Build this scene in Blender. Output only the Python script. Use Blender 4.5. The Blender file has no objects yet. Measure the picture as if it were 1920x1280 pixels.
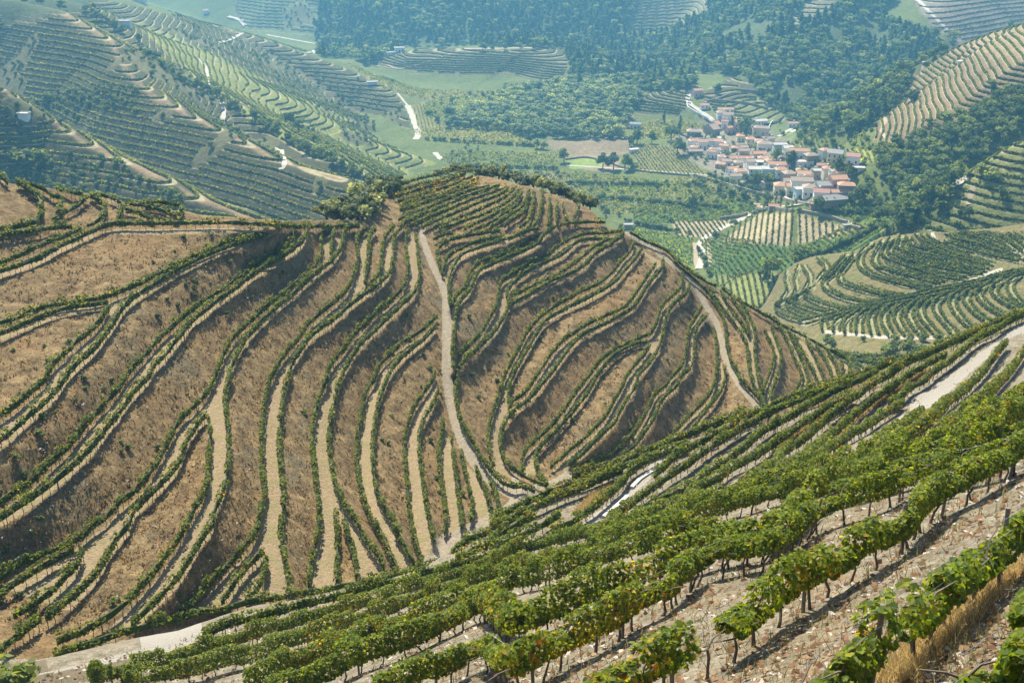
import bpy, math, random
import numpy as np

rng = np.random.default_rng(7)
random.seed(7)
scene = bpy.context.scene
COL = scene.collection

# ------------------------------------------------------------------ camera, sky, sun, exposure
PITCH = math.radians(24.7)          # the camera looks down from the hillside
FPX = 2000.0                        # focal length for a 1920 px wide frame
cam_data = bpy.data.cameras.new("camera")
cam_data.sensor_width = 36.0
cam_data.lens = 36.0 * FPX / 1920.0
cam_data.clip_start = 0.3
cam_data.clip_end = 9000.0
cam = bpy.data.objects.new("camera", cam_data)
cam.location = (0, 0, 0)
cam.rotation_euler = (math.pi / 2 - PITCH, 0, 0)
COL.objects.link(cam)
scene.camera = cam

SUN_AZ = math.radians(-17.0)        # measured from +Y towards +X
SUN_EL = math.radians(48.0)
world = bpy.data.worlds.new("World")
scene.world = world
world.use_nodes = True
wt = world.node_tree
bg = wt.nodes["Background"]
sky = wt.nodes.new("ShaderNodeTexSky")
sky.sky_type = 'NISHITA'
sky.sun_disc = False
sky.sun_elevation = SUN_EL
sky.sun_rotation = SUN_AZ
wt.links.new(sky.outputs["Color"], bg.inputs["Color"])
bg.inputs["Strength"].default_value = 0.085
sun_data = bpy.data.lights.new("sun", 'SUN')
sun_data.energy = 5.0
sun_data.angle = math.radians(0.5)
sun_data.color = (1.0, 0.92, 0.76)
sun = bpy.data.objects.new("sun", sun_data)
sd = (math.sin(SUN_AZ) * math.cos(SUN_EL), math.cos(SUN_AZ) * math.cos(SUN_EL), math.sin(SUN_EL))
from mathutils import Vector
sun.rotation_euler = Vector(sd).to_track_quat('Z', 'Y').to_euler()
sun.location = (0, 0, 60)
COL.objects.link(sun)
scene.view_settings.view_transform = 'Standard'
scene.view_settings.look = 'None'
scene.view_settings.exposure = 1.1
scene.view_settings.gamma = 1.0
scene.view_settings.use_curve_mapping = False
HAZE = 0.00023
scene.cycles.max_bounces = 6
scene.cycles.diffuse_bounces = 3
scene.cycles.transmission_bounces = 4
scene.cycles.transparent_max_bounces = 8
scene.cycles.volume_bounces = 1

# ------------------------------------------------------------------ projection helpers
SP, CP = math.sin(PITCH), math.cos(PITCH)
def ray(u, v):
    """direction (depth 1 along the view axis) through pixel u, v of the 1920x1280 photograph"""
    u = np.asarray(u, float); v = np.asarray(v, float)
    up = -(v - 640.0) / FPX
    return np.stack([(u - 960.0) / FPX, CP + SP * up + 0 * u, -SP + CP * up + 0 * u], -1)
def rz(v):
    return -SP + CP * (-(np.asarray(v, float) - 640.0) / FPX)
def to_px(p):
    p = np.asarray(p, float)
    x, y, z = p[..., 0], p[..., 1], p[..., 2]
    dep = y * CP - z * SP
    up = y * SP + z * CP
    return 960 + FPX * x / dep, 640 - FPX * up / dep, dep

# crops of the photograph the outlines below were read from: origin and magnification
TILE = dict(A=(0, 0, 3), B=(640, 0, 3), C=(1280, 0, 3), a=(0, 400, 4), b=(480, 400, 4), c=(960, 400, 4), d=(1440, 400, 4),
            e=(0, 700, 4), f=(480, 700, 4), g=(960, 700, 4), h=(1440, 560, 4), i=(0, 960, 4), j=(480, 960, 4),
            k=(960, 960, 4), l=(1440, 960, 4), m=(1440, 660, 6.4), n=(1180, 740, 4.48), o=(920, 860, 4.48),
            p=(1660, 560, 4.48), q=(640, 300, 2.8), r=(0, 300, 2.8), s=(1740, 700, 5.6), Z=(0, 0, 1))
def trace(txt):
    t = (0, 0, 1); out = []
    for tok in txt.split():
        if ',' in tok:
            x, y = tok.split(',')
            out.append((t[0] + float(x) / t[2], t[1] + float(y) / t[2]))
        else:
            t = TILE[tok]
    return np.array(out)
def resample(P, step):
    """polyline -> evenly spaced points, rounded with a Catmull-Rom pass"""
    P = np.asarray(P, float)
    if len(P) > 2:
        Q = np.vstack([2 * P[0] - P[1], P, 2 * P[-1] - P[-2]])
        out = []
        for i in range(1, len(Q) - 2):
            t = np.linspace(0, 1, 8, endpoint=False)[:, None]
            a, b, c, d = Q[i - 1], Q[i], Q[i + 1], Q[i + 2]
            out.append(0.5 * (2 * b + (c - a) * t + (2 * a - 5 * b + 4 * c - d) * t ** 2 + (3 * b - a - 3 * c + d) * t ** 3))
        P = np.vstack(out + [P[-1:]])
    L = np.r_[0, np.cumsum(np.linalg.norm(np.diff(P, axis=0), axis=1))]
    n = max(2, int(round(L[-1] / step)) + 1)
    t = np.linspace(0, L[-1], n)
    return np.stack([np.interp(t, L, P[:, k]) for k in range(P.shape[1])], -1)

_lat = np.random.default_rng(3).random((256, 256))
def vnoise(x, y):
    x = np.asarray(x, float); y = np.asarray(y, float)
    xi = np.floor(x).astype(int); yi = np.floor(y).astype(int)
    fx = x - xi; fy = y - yi
    fx = fx * fx * (3 - 2 * fx); fy = fy * fy * (3 - 2 * fy)
    g = lambda i, j: _lat[i & 255, j & 255]
    return (g(xi, yi) * (1 - fx) + g(xi + 1, yi) * fx) * (1 - fy) + (g(xi, yi + 1) * (1 - fx) + g(xi + 1, yi + 1) * fx) * fy
def fbm(x, y, octv=4):
    s = 0; a = 0.5
    for o in range(octv):
        s = s + a * (vnoise(x * 2 ** o + 17.3 * o, y * 2 ** o - 9.1 * o) - 0.5); a *= 0.5
    return s
def in_poly(poly, u, v):
    poly = np.asarray(poly, float); inside = np.zeros(np.shape(u), bool)
    n = len(poly); j = n - 1
    for i in range(n):
        xi, yi = poly[i]; xj, yj = poly[j]
        c = ((yi > v) != (yj > v)) & (u < (xj - xi) * (v - yi) / (yj - yi + 1e-12) + xi)
        inside ^= c; j = i
    return inside
def dist_line(P, u, v):
    """pixel distance of points to a polyline"""
    best = np.full(np.shape(u), 1e9)
    for (x0, y0), (x1, y1) in zip(P[:-1], P[1:]):
        dx, dy = x1 - x0, y1 - y0
        t = np.clip(((u - x0) * dx + (v - y0) * dy) / (dx * dx + dy * dy + 1e-9), 0, 1)
        best = np.minimum(best, np.hypot(u - x0 - t * dx, v - y0 - t * dy))
    return best

# ------------------------------------------------------------------ object helpers
def mesh_np(name, V, faces, mats=(), mat_idx=None, smooth=False, attrs=None):
    """mesh from numpy: V (n,3); faces a list of index arrays (m,3) / (m,4)"""
    me = bpy.data.meshes.new(name)
    V = np.ascontiguousarray(V, np.float32)
    faces = [np.asarray(f, np.int32) for f in (faces if isinstance(faces, list) else [faces]) if len(f)]
    nl = sum(f.size for f in faces); nf = sum(len(f) for f in faces)
    me.vertices.add(len(V)); me.vertices.foreach_set("co", V.ravel())
    me.loops.add(nl); me.polygons.add(nf)
    me.loops.foreach_set("vertex_index", np.concatenate([f.ravel() for f in faces]))
    tot = np.concatenate([np.full(len(f), f.shape[1], np.int32) for f in faces])
    me.polygons.foreach_set("loop_start", np.r_[0, np.cumsum(tot)[:-1]].astype(np.int32))
    me.polygons.foreach_set("loop_total", tot)
    if mat_idx is not None:
        me.polygons.foreach_set("material_index", np.asarray(mat_idx, np.int32))
    me.polygons.foreach_set("use_smooth", np.full(nf, bool(smooth)))
    for m in mats:
        me.materials.append(m)
    for k, arr in (attrs or {}).items():
        arr = np.asarray(arr, np.float32)
        if arr.ndim == 1:
            at = me.attributes.new(k, 'FLOAT', 'POINT'); at.data.foreach_set("value", arr)
        else:
            if arr.shape[1] == 3:
                arr = np.c_[arr, np.ones(len(arr), np.float32)]
            at = me.attributes.new(k, 'FLOAT_COLOR', 'POINT'); at.data.foreach_set("color", np.ascontiguousarray(arr, np.float32).ravel())
    me.update(calc_edges=True)
    me.validate()
    return me
def link(name, data, parent=None, loc=None):
    o = bpy.data.objects.new(name, data)
    COL.objects.link(o)
    if parent is not None:
        o.parent = parent
    if loc is not None:
        o.location = loc
    return o
def tag(o, label=None, cat=None, group=None, kind=None):
    if label: o["label"] = label
    if cat: o["category"] = cat
    if group: o["group"] = group
    if kind: o["kind"] = kind
    return o
def grid_faces(nr, nc):
    i = np.arange(nr - 1)[:, None] * nc + np.arange(nc - 1)[None, :]
    i = i.ravel()
    return np.stack([i, i + 1, i + nc + 1, i + nc], -1)
class MB:
    """collects boxes, tubes and polygons; build() links them as ONE mesh"""
    def __init__(self): self.V = []; self.F = []; self.n = 0
    def add(self, V, F):
        for f in F: self.F.append([i + self.n for i in f])
        self.V.extend([tuple(p) for p in V]); self.n += len(V)
    def box(self, x0, x1, y0, y1, z0, z1):
        self.add([(x0, y0, z0), (x1, y0, z0), (x1, y1, z0), (x0, y1, z0), (x0, y0, z1), (x1, y0, z1), (x1, y1, z1), (x0, y1, z1)],
                 [(0, 3, 2, 1), (4, 5, 6, 7), (0, 1, 5, 4), (1, 2, 6, 5), (2, 3, 7, 6), (3, 0, 4, 7)])
    def tube(self, pts, rad, n=5):
        pts = [Vector(p) for p in pts]; rings = []
        for k, p in enumerate(pts):
            t = (pts[min(k + 1, len(pts) - 1)] - pts[max(k - 1, 0)]).normalized()
            a = t.orthogonal().normalized(); b = t.cross(a); r = rad[k] if hasattr(rad, '__len__') else rad
            rings.append([p + (a * math.cos(2 * math.pi * i / n) + b * math.sin(2 * math.pi * i / n)) * r for i in range(n)])
        V = [q for r in rings for q in r]; F = []
        for k in range(len(rings) - 1):
            for i in range(n):
                j = (i + 1) % n
                F.append((k * n + i, k * n + j, (k + 1) * n + j, (k + 1) * n + i))
        F.append(tuple(range(n - 1, -1, -1))); F.append(tuple((len(rings) - 1) * n + i for i in range(n)))
        self.add(V, F)
    def mesh(self, name, mat):
        me = bpy.data.meshes.new(name); me.from_pydata(self.V, [], self.F); me.materials.append(mat); me.update()
        return me
    def build(self, name, mat, parent=None):
        return link(name, self.mesh(name, mat), parent)
# ------------------------------------------------------------------ outlines of the vine rows (foliage centre line), name : trace
HILL = {
 'u1': "a 0,110 120,100 230,80 290,50 310,0 A 240,1160 240,1110 200,1070 140,1035",
 'u2': "a 0,165 100,150 200,135 330,115 430,100 550,95",
 'R0': "a 0,370 130,320 260,260 400,200 500,160 620,115",
 'R1': "a 0,430 150,385 290,335 440,255 560,195 700,130 800,90 900,75 1150,75 1400,70 1650,65 1920,75 b 200,90 400,95 600,95 780,95",
 'A1': "b 70,100 0,130 a 1800,185 1650,235 1500,300 1350,370 1240,430 1100,500 950,560 800,620 650,650 500,665 350,700 200,755 100,790 0,820",
 'A2': "b 180,95 100,135 0,180 a 1850,205 1700,250 1550,310 1430,370 1330,420 1200,500 1090,570 990,640 930,700 870,800 800,900 720,1000 620,1090 530,1180 e 440,110 330,220 200,330 90,430 0,500",
 'A3': "a 820,660 740,670 600,690 450,720 350,755 200,815 100,860 0,900",
 'B1': "a 825,690 780,770 700,860 600,940 500,1040 400,1130 e 360,20 260,110 130,220 0,310",
 'C1': "b 300,130 270,210 150,290 50,350 0,380 a 1800,470 1680,560 1560,640 1470,700 1380,770 1300,840 1210,920 1130,1010 1050,1100 970,1190 e 900,100 800,210 700,320 620,410 540,520 450,600 350,690 250,790 100,890 0,970",
 'C2': "b 400,100 370,180 330,230 200,320 100,380 0,440 a 1750,570 1640,640 1550,720 1450,800 1380,890 1310,970 1240,1060 1160,1140 e 1130,10 1050,90 960,200 900,290 830,370 750,480 680,560 600,640 500,730 400,810 280,900 130,1000 0,1080",
 'D1': "b 580,115 500,150 490,280 450,380 350,470 250,560 150,640 60,710 0,770 a 1850,830 1770,910 1710,1000 1660,1110 1625,1200 e 1560,130 1460,240 1370,320 1310,420 1260,520 1200,630 1130,740 1050,840 950,920 850,1010 800,1070 700,1130 i 620,170 480,240 350,290 200,350 100,410 0,480",
 'D1b': "b 592,140 570,230 565,310",
 'D2': "b 780,92 700,100 665,150 640,260 560,360 450,440 350,530 250,620 130,720 0,850 a 1820,980 1770,1090 1720,1190 e 1740,0 1700,120 1700,240 1720,420 1725,600 1710,760 1670,900 1620,1010 i 1600,80 1520,180 1450,300 1390,400 1320,500 1240,580 1150,670 1060,770 1000,820",
 'Dli': "e 1550,300 1480,380 1420,480 1380,580 1350,660 1270,760 1180,850 1100,930 1010,1020 i 980,80 900,170 840,260 790,360 720,460 640,540 560,620 470,690 360,780",
 'Dm': "e 1570,320 1585,420 1580,540 1570,680 1560,820 1500,950 1430,1060 i 1400,100 1330,200 1260,300 1190,400 1120,480 1040,570 980,640 900,710 800,780 700,840 560,900 440,950",
 'i1': "i 570,270 450,320 350,380 230,450 120,520 0,610",
 'i2': "i 630,280 590,380 500,470 400,570 280,660 120,760",
 'i3': "i 320,780 240,840 150,910 60,980 10,1030",
 'P0': "i 420,1060 560,1010 700,970 900,890 1100,840 1300,790 1500,740 1700,700 1920,650 j 150,630 350,590 600,550 850,500 1080,450 1250,400 1400,360",
 'E1': "b 840,105 780,150 755,220 770,320 740,440 690,560 600,650 500,730 400,820 330,920 260,1000 190,1090 140,1190 f 120,20 90,120 65,250 50,400 50,560 55,720 70,860 50,1000 20,1130 i 1900,180 1830,260 1750,340 1660,430 1580,510 1500,600 1420,680 1360,730",
 'E1b': "b 900,120 860,160 850,220 845,330 825,430 820,520",
 'E1c': "b 1040,90 970,180 945,300 930,440 850,530",
 'E2': "b 1110,85 1050,150 1035,220 1030,340 1000,450 900,540 800,610 700,690 600,780 500,850 400,930 340,1020 280,1110 250,1220 f 210,150 195,300 180,450 185,600 200,750 215,900 205,1050 190,1180 j 195,150 215,280 240,400 265,550",
 'Eb1': "j 60,270 20,320 i 1890,360 1800,470 1720,580 1670,660",
 'Eb2': "j 80,320 80,400 60,470 20,560 i 1850,640",
 'F1': "b 1150,110 1125,180 1130,300 1140,420 1110,540 1020,640 920,720 820,820 740,900 670,1000 590,1090 540,1180 f 540,40 500,110 460,230 430,380 425,500 435,620 450,760 470,900 480,1050 470,1180 j 440,260 410,400 400,540",
 'F2': "b 1200,160 1215,300 1230,450 1200,570 1120,660 1020,750 920,850 830,930 760,1010 700,1110 650,1200 f 610,130 590,240 560,370 550,490 560,600 580,720 610,850 670,970 740,1070 800,1170 j 780,100 830,190 880,260 930,330 965,410",
 'Fi1': "f 605,1030 610,1150 j 615,130 615,300 610,500",
 'Fi2': "f 665,1110 710,1240 j 720,220 750,350 760,480",
 'G1': "b 1360,760 1300,820 1220,890 1100,960 1010,1050 930,1130 f 890,40 850,90 810,190 790,310 770,430 760,560 765,700 790,850 830,980 870,1080 930,1180 j 900,80 950,180 1000,290 1065,410",
 'G2': "b 1350,840 1280,920 1180,1000 1090,1080 1010,1180 f 980,50 940,150 910,270 890,400 880,520 880,640 890,760 910,870 960,980 1020,1080 1090,1200 j 1020,100 1080,180 1130,270 1190,380",
 'H1': "b 1345,1190 1325,1240 f 1270,120 1200,220 1150,340 1120,450 1115,560 1125,700 1140,850 1145,980 1170,1110 j 1170,110 1200,220 1250,360",
 'H2': "f 1370,120 1330,220 1260,340 1230,450 1225,560 1240,700 1260,850 1280,980 1310,1130 j 1320,130 1340,200",
 'I1': "f 1405,350 1400,430 1375,530 1375,650 1390,780 1410,920 1425,1080 1415,1190",
 'I2': "f 1470,490 1480,590 1500,750 1520,900 1540,1050 1545,1140",
 'J1': "f 1540,600 1570,720 1600,850 1625,970 1610,1090",
 'J2': "f 1650,700 1690,790 1730,880 1760,1000",
 'J3': "f 1760,810 1800,890 1820,1000",
 'K0': "b 1330,190 1400,160 1480,150",
 'K1': "b 1400,450 1375,370 1360,290 1385,240 1460,195 1570,170 1700,145 1830,130",
 'K2': "b 1410,420 1430,340 1480,290 1580,240 1700,200 1860,165",
 'K3': "b 1460,690 1450,620 1450,500 1480,400 1530,320 1620,270 1750,225 1920,175 c 120,125 200,115",
 'K4': "b 1470,690 1500,620 1560,560 1590,470 1640,390 1720,350 1830,310 1920,280 c 100,215 210,140",
 'K5': "b 1480,1150 1475,1060 1480,950 1490,850 1500,750 1530,650 1600,580 1640,490 1680,420 1760,380 1870,330 c 0,310 100,270 200,220 240,160 300,110 340,85",
 'Kc': "c 360,85 500,65 700,62",
 'K7': "b 1530,1050 1600,980 1680,900 1740,800 1800,690 1820,570 1850,500 1920,450 c 130,370 250,310 350,240 450,180 560,150 700,145 830,130",
 'K7b': "b 1895,660 1880,600 1920,530 c 130,420 370,310 450,240 540,190 720,185",
 'K8a': "b 1900,665 c 0,620 150,540 300,470 430,400 520,330 600,260 700,200 780,180",
 'K8': "b 1520,1150 1580,1080 1680,990 1780,890 1850,790 1890,700 c 0,670 150,590 300,500 450,440 560,370 620,300 700,250 780,200 840,150",
 'L0': "b 1515,1180 1505,1280 f 1495,150 1520,280 1560,400 1630,510 1700,640 1760,720 1830,790 1920,840 g 80,835 170,875",
 'M1': "c 910,200 900,260 820,350 750,440 650,520 500,590 380,660 250,740 130,860 80,950 40,1030 0,1100 b 1850,1250 f 1820,150 1780,270 1745,400 1745,520 1760,620 1790,680",
 'M2': "c 980,250 930,330 850,420 780,500 680,570 550,640 400,710 280,780 240,810 170,920 120,1010 60,1110 0,1230 f 1895,110 1890,210",
 'N1': "c 1080,370 1010,470 950,560 880,660 800,720 680,770 560,830 430,910 340,990 270,1080 190,1200 g 100,130 0,205 f 1900,260",
 'N2': "c 1130,340 1125,400 1080,460 1010,540 960,630 900,700 800,760 680,830 560,880 470,960 390,1060 310,1170 g 180,130 80,220 0,290 f 1850,400 1830,520 1850,610 1890,670 g 0,700 60,740 150,790 270,840",
 'O1': "c 1270,440 1270,540 1190,620 1120,700 1080,820 1040,890 980,920 860,970 760,1020 680,1080 620,1150 560,1230 g 480,130 400,250 300,380 200,470 110,560 75,640 75,720",
 'O2': "c 1330,520 1310,590 1250,640 1190,700 1150,800 1130,900 1100,1000 1060,1070 1010,1140 940,1220 g 930,80 860,190 800,290 760,370 680,440 600,520 530,590 420,680",
 'O2i': "c 1010,955 900,980 820,1020 740,1080 680,1150 630,1220 g 590,100 520,200 430,310 330,420 230,520 180,600 180,680 210,750 270,820",
 'P1': "c 1030,990 980,1060 920,1130 860,1210 g 820,100 760,200 710,300 650,370 560,460 450,550 380,610 290,690",
 'Q1': "c 1420,710 1380,770 1330,850 1310,950 1300,1050 1270,1140 1190,1220 g 1150,80 1070,150 1030,240 970,350 920,430 850,500 760,590 650,640 540,660 440,680",
 'Q2': "c 1460,760 1400,830 1370,900 1360,1000 1360,1080 1330,1160 1250,1230 g 1240,80 1140,170 1090,260 1050,350 980,450 920,530 850,590 820,620",
 'R1r': "c 1510,850 1525,950 1530,1060 1530,1180 g 1500,110 1440,200 1350,290 1270,370 1200,450 1160,500",
 'R2r': "c 1590,1150 1595,1220 g 1580,90 1530,180 1460,260 1400,340 1350,400",
 'T0': "c 880,140 1010,210 1150,270 1230,345 1320,420 1420,490 1530,545",
 'T00': "c 1570,560 1680,640 1790,700 1900,760 d 60,810 150,860 260,910 380,980 480,1030 590,1090",
 'T1': "c 1210,360 1330,460 1440,560 1510,650 1575,760 1600,880 1610,990 1640,1100 1700,1200 g 1700,30 1780,110 1860,190 1890,235",
 'U1': "c 1480,560 1560,680 1650,800 1720,900 1760,1000 1765,1100 1785,1200 g 1800,60 1850,160 1880,190",
 'U2': "c 1560,575 1620,680 1700,780 1755,870 1770,910",
 'V1': "c 1640,620 1700,700 1755,790 1775,900",
 'V2': "c 1700,640 1760,730 1805,830 1820,920 1815,1010 1825,1120 1845,1240 g 1860,90 1885,150",
 'W1': "h -30,240 20,330 40,430 20,520 0,580 g 1890,90 1870,150",
 'W2': "h 20,200 60,310 95,420 80,520 50,620 20,700 25,760",
 'X1': "h 65,170 130,290 190,430 240,540 245,600 205,680",
 'X2': "h 150,240 220,380 270,500 295,600 285,670",
 'Y1': "h 195,270 250,380 310,490 365,600",
 'Y2': "h 280,300 335,400 385,520 430,620",
 'Z1': "h 355,350 420,440 460,540 480,595",
 'Z2': "h 435,380 490,460 520,550 530,585",
 'Za': "h 540,450 552,520 540,580",
 'Zb': "h 490,380 570,430 605,480 600,560",
}
# terraces: outer rows and, where a terrace forks, the two rows round the bank between the branches
TERRACES = [('R0','R1',()), ('A1','A2',('A3','B1')), ('C1','C2',()), ('D1','D2',('Dli','Dm')), ('E1','E2',('E1b','E1c')),
 ('F1','F2',('Fi1','Fi2')), ('G1','G2',()), ('H1','H2',()), ('I1','I2',()), ('J1','J2',()), ('K2','K3',()), ('K4','K5',()),
 ('K7','K8',('K7b','K8a')), ('M1','N2',('M2','N1')), ('O1','O2',('O2i','P1')), ('Q1','Q2',()), ('R1r','R2r',()),
 ('U1','V2',('U2','V1')), ('W1','W2',()), ('X1','X2',()), ('Y1','Y2',()), ('Z1','Z2',()), ('Za','Zb',())]
TRACK = trace("b 1235,110 1260,220 1310,350 1370,480 1415,600 1430,740 1430,860 1428,1000 1430,1160 f 1432,20 1450,150 1490,330 1560,520 1660,680 1780,800 1920,890 g 60,920")
TRACK_R = trace("c 860,145 980,215 1060,270 1130,320 1230,400 1320,490 1400,590 1455,690 1515,790 1555,890 1580,1000 1615,1120 1680,1240 g 1720,100 1800,200 1860,265")
ROAD_LOW = trace("g 330,830 200,870 90,910 j 1850,40 1800,60 1700,95 1600,130 1500,200 1430,250 1350,330 1250,460")
ROAD_BOT = trace("i 1620,880 1450,950 1200,1010 900,1070 600,1150 300,1200 0,1200")
ROAD_UP = trace("g 240,880 330,830 400,775 460,740")

# the knoll behind the hill crest, and the rows at the far left end of the crest
KNOLL = {
 'k1': "q 275,150 340,120 420,95 500,80", 'k2': "q 290,165 400,135 470,120 570,85 620,70", 'k3': "q 280,195 380,165 500,125 580,100 650,75",
 'k4': "q 300,215 400,190 480,165 560,140 690,85", 'k5': "q 310,240 400,210 520,180 620,140 720,95", 'k6': "q 310,265 420,230 540,190 640,150 720,120",
 'k7': "q 300,315 380,280 480,240 560,205 680,160 780,135", 'k8': "q 335,325 420,290 520,250 620,205 740,160 830,135",
 'k9': "q 375,340 460,300 560,260 680,210 780,175 870,140", 'k10': "q 425,355 520,310 620,270 720,225 820,185 880,150",
 'k11': "q 480,358 580,320 680,280 780,235 860,195 910,150", 'k12': "q 515,358 600,335 660,315 760,280 850,235 910,190 935,155",
 'k13': "q 645,365 720,325 800,285 880,245 930,200 950,165", 'k14': "q 700,360 780,330 850,285 920,240", 'k15': "q 775,360 830,320 880,290 945,250 980,180",
 'k16': "q 855,350 900,310 955,275 975,215 985,165", 'k17': "q 935,355 980,320 1000,270 1010,200 1010,170",
 'k18': "q 1010,350 1035,300 1050,230 1055,160", 'k19': "q 1085,345 1090,290 1095,200", 'k20': "q 1130,330 1130,280 1135,225",
 'k21': "q 1185,325 1175,280 1160,240", 'k22': "q 1215,320 1230,290 1250,240",
 'n1': "r 0,75 25,90 45,120", 'n2': "r 90,115 150,155 200,190 220,240 215,300 150,335 50,360 0,365",
 'n3': "r 100,115 200,140 260,170 290,200 325,190 330,240 300,280", 'n4': "r 280,315 340,280 420,235 460,195",
 'n5': "r 300,150 360,170 440,180", 'n6': "r 470,190 540,220 555,270 520,320 460,345", 'n7': "r 470,185 560,190 640,225", 'n8': "r 650,245 630,310",
 'n9': "r 660,230 760,240 860,270 930,300", 'n10': "r 660,255 740,285 810,310", 'n11': "r 680,225 800,235 900,270", 'n12': "r 760,215 900,230 965,250 920,310",
}
# ------------------------------------------------------------------ rows on the slope below the camera
MID = {
 'h0': "n 950,145 850,190 700,250 550,300 400,370 250,430 100,490 0,540 o 1050,45 900,85 800,110 680,150",
 'r1': "d 1920,735 h 1750,165 m 1800,60 1600,100 1400,150 1200,225 1000,295 800,365 650,415 400,490 150,590 0,640 n 1200,88 1050,150 900,215 820,270 700,330 580,400 420,480 350,530 250,630 205,675",
 'r1b': "m 1000,345 850,400 700,445 500,515 320,595 150,650 0,710 n 1200,130 1050,210 950,260 850,320 750,380 650,450 550,530 450,600 370,650 250,730 150,800 50,870 o 1250,315 1150,390 1050,460 980,510",
 'r2': "m 1300,240 1200,270 1050,345 900,415 750,480 600,560 450,640 300,740 150,825 0,910 n 1250,215 1100,310 1000,400 900,480 800,550 650,650 550,730 450,790 300,860 150,920",
 'r2b': "m 1000,500 850,580 700,650 550,750 400,860 250,960 150,1030 0,1130 n 1250,370 1150,440 1050,510 950,560 850,610 750,690 600,760 480,840",
 'r4': "p 1165,95 1020,170 900,210 750,260 600,330 430,400 280,480 130,560 0,650 m 1550,190 1400,290 1250,370 1100,480 950,590 800,700 700,790 550,930 400,1050 250,1150 100,1250 n 1250,560 1150,630 1050,690 930,760",
 'r5': "p 500,465 400,515 300,570 150,660 0,775 m 1550,360 1400,450 1250,560 1100,680 1000,770 850,900 700,1020 550,1150 400,1260 n 1250,640 1100,710",
 'r6': "p 1165,120 1010,195 900,270 760,335 640,430 540,510 450,570 400,610 300,690 200,740 100,830 0,895 m 1600,570 1450,690 1280,800 1150,890 1000,970 850,1060 700,1150 500,1270 n 1250,660 1150,705 1050,735 900,775 750,825 600,865 o 1200,470 1050,520 900,560 750,600 600,640 450,680 300,720 150,760 0,800 j 1600,350 1400,408 1200,466 1000,520 800,564 600,618 400,668 200,720 0,775 i 1800,795 1700,828 1600,870 1540,915",
 'r7': "m 1820,700 1700,800 1550,910 1400,1010 1200,1150 1060,1255",
 'r8': "p 1000,360 940,430 890,500 800,620 700,720 600,800 480,890 m 1850,870 1700,960 1500,1070 1320,1190",
 'r9': "p 1165,420 1080,540 1020,620 950,690 850,790 740,890 s 150,585 60,640",
 'ra': "o 1200,20 1100,60 1000,100 900,140 750,190 600,230 500,270 400,310 250,380 100,450 0,500 j 1850,30 1760,75",
 'rb': "o 1100,85 1000,125 900,170 800,220 700,260 550,310 450,360 350,400 200,480 100,530 0,580 j 1800,110 1700,160 1580,210 1470,280",
 'rc': "o 370,470 300,500 200,560 100,600 0,660 j 1800,210 1650,270 1500,330",
 'rd': "n 480,400 350,450 250,490 150,540 80,580 0,630 o 1100,190 1000,280 900,370 800,440 700,510 600,560 500,610",
 're': "o 580,450 500,500 430,550 330,600 200,660 80,720 0,760",
}
NEAR = {
 'n_a': "s 1008,190 880,270 750,340 620,400 480,470 300,560 Z 1740,818 1650,848 1550,872 1450,900 1350,930 1250,962 1140,988 k 600,130 400,170 200,215 0,265 j 1700,390 1500,430 1300,490 1150,530 1000,580 850,640 700,690 500,740 300,790 150,830 0,870 i 1800,910 1600,960 1400,1020 1200,1080 1000,1130 700,1210",
 'n_b': "s 1008,330 880,400 700,500 450,600 200,700 Z 1740,838 1650,865 1550,888 1450,915 1350,945 1250,975 k 1000,110 800,160 600,220 400,280 200,320 0,365 j 1750,440 1600,490 1400,550 1150,630 1000,690 750,770 600,830 350,920 200,960 0,1040 i 1700,1080 1500,1140 1200,1180 1000,1200 700,1250",
 'n_c': "k 1500,50 1300,100 1150,150 1000,200 800,260 600,310 450,360 300,410 150,450 0,490 j 1750,560 1600,610 1400,690 1200,760 1000,820 850,860 650,950 500,1020 280,1090 100,1170 i 1850,1230",
 'n_d': "Z 1925,800 1830,830 1740,858 1650,885 1580,905 1520,922 k 1920,120 1750,180 1500,230 1250,300 1100,350 900,420 700,490 550,560 400,620 200,700 100,745 0,790 j 1700,660 1500,740 1300,830 1150,900 1000,950 800,1020 600,1110 350,1200 100,1280",
 'n_e': "Z 1925,822 1830,855 1722,875 1655,905 1600,925 1524,950 k 1920,200 1700,240 1440,300 1300,380 1150,500 950,590 780,700 600,790 460,850 300,940 150,1020 0,1090 j 1700,950 1500,1030 1300,1110 1100,1190 900,1270",
 'n_f': "Z 1930,818 1861,856 1805,886 1730,924 l 1000,20 900,70 750,150 600,230 450,310 300,400 150,470 0,570 k 1800,650 1650,750 1500,850 1300,940 1100,1030 900,1120 700,1220 580,1290",
 'n_g': "l 1950,0 1800,90 1650,190 1500,290 1300,460 1150,570 1000,690 850,780 700,870 550,1030 400,1130 250,1230 150,1300",
 'n_h': "l 1970,620 1890,800 1810,950 1740,1080",
 'n_i': "l 1560,1030 1420,1120 1240,1250",
}
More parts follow.
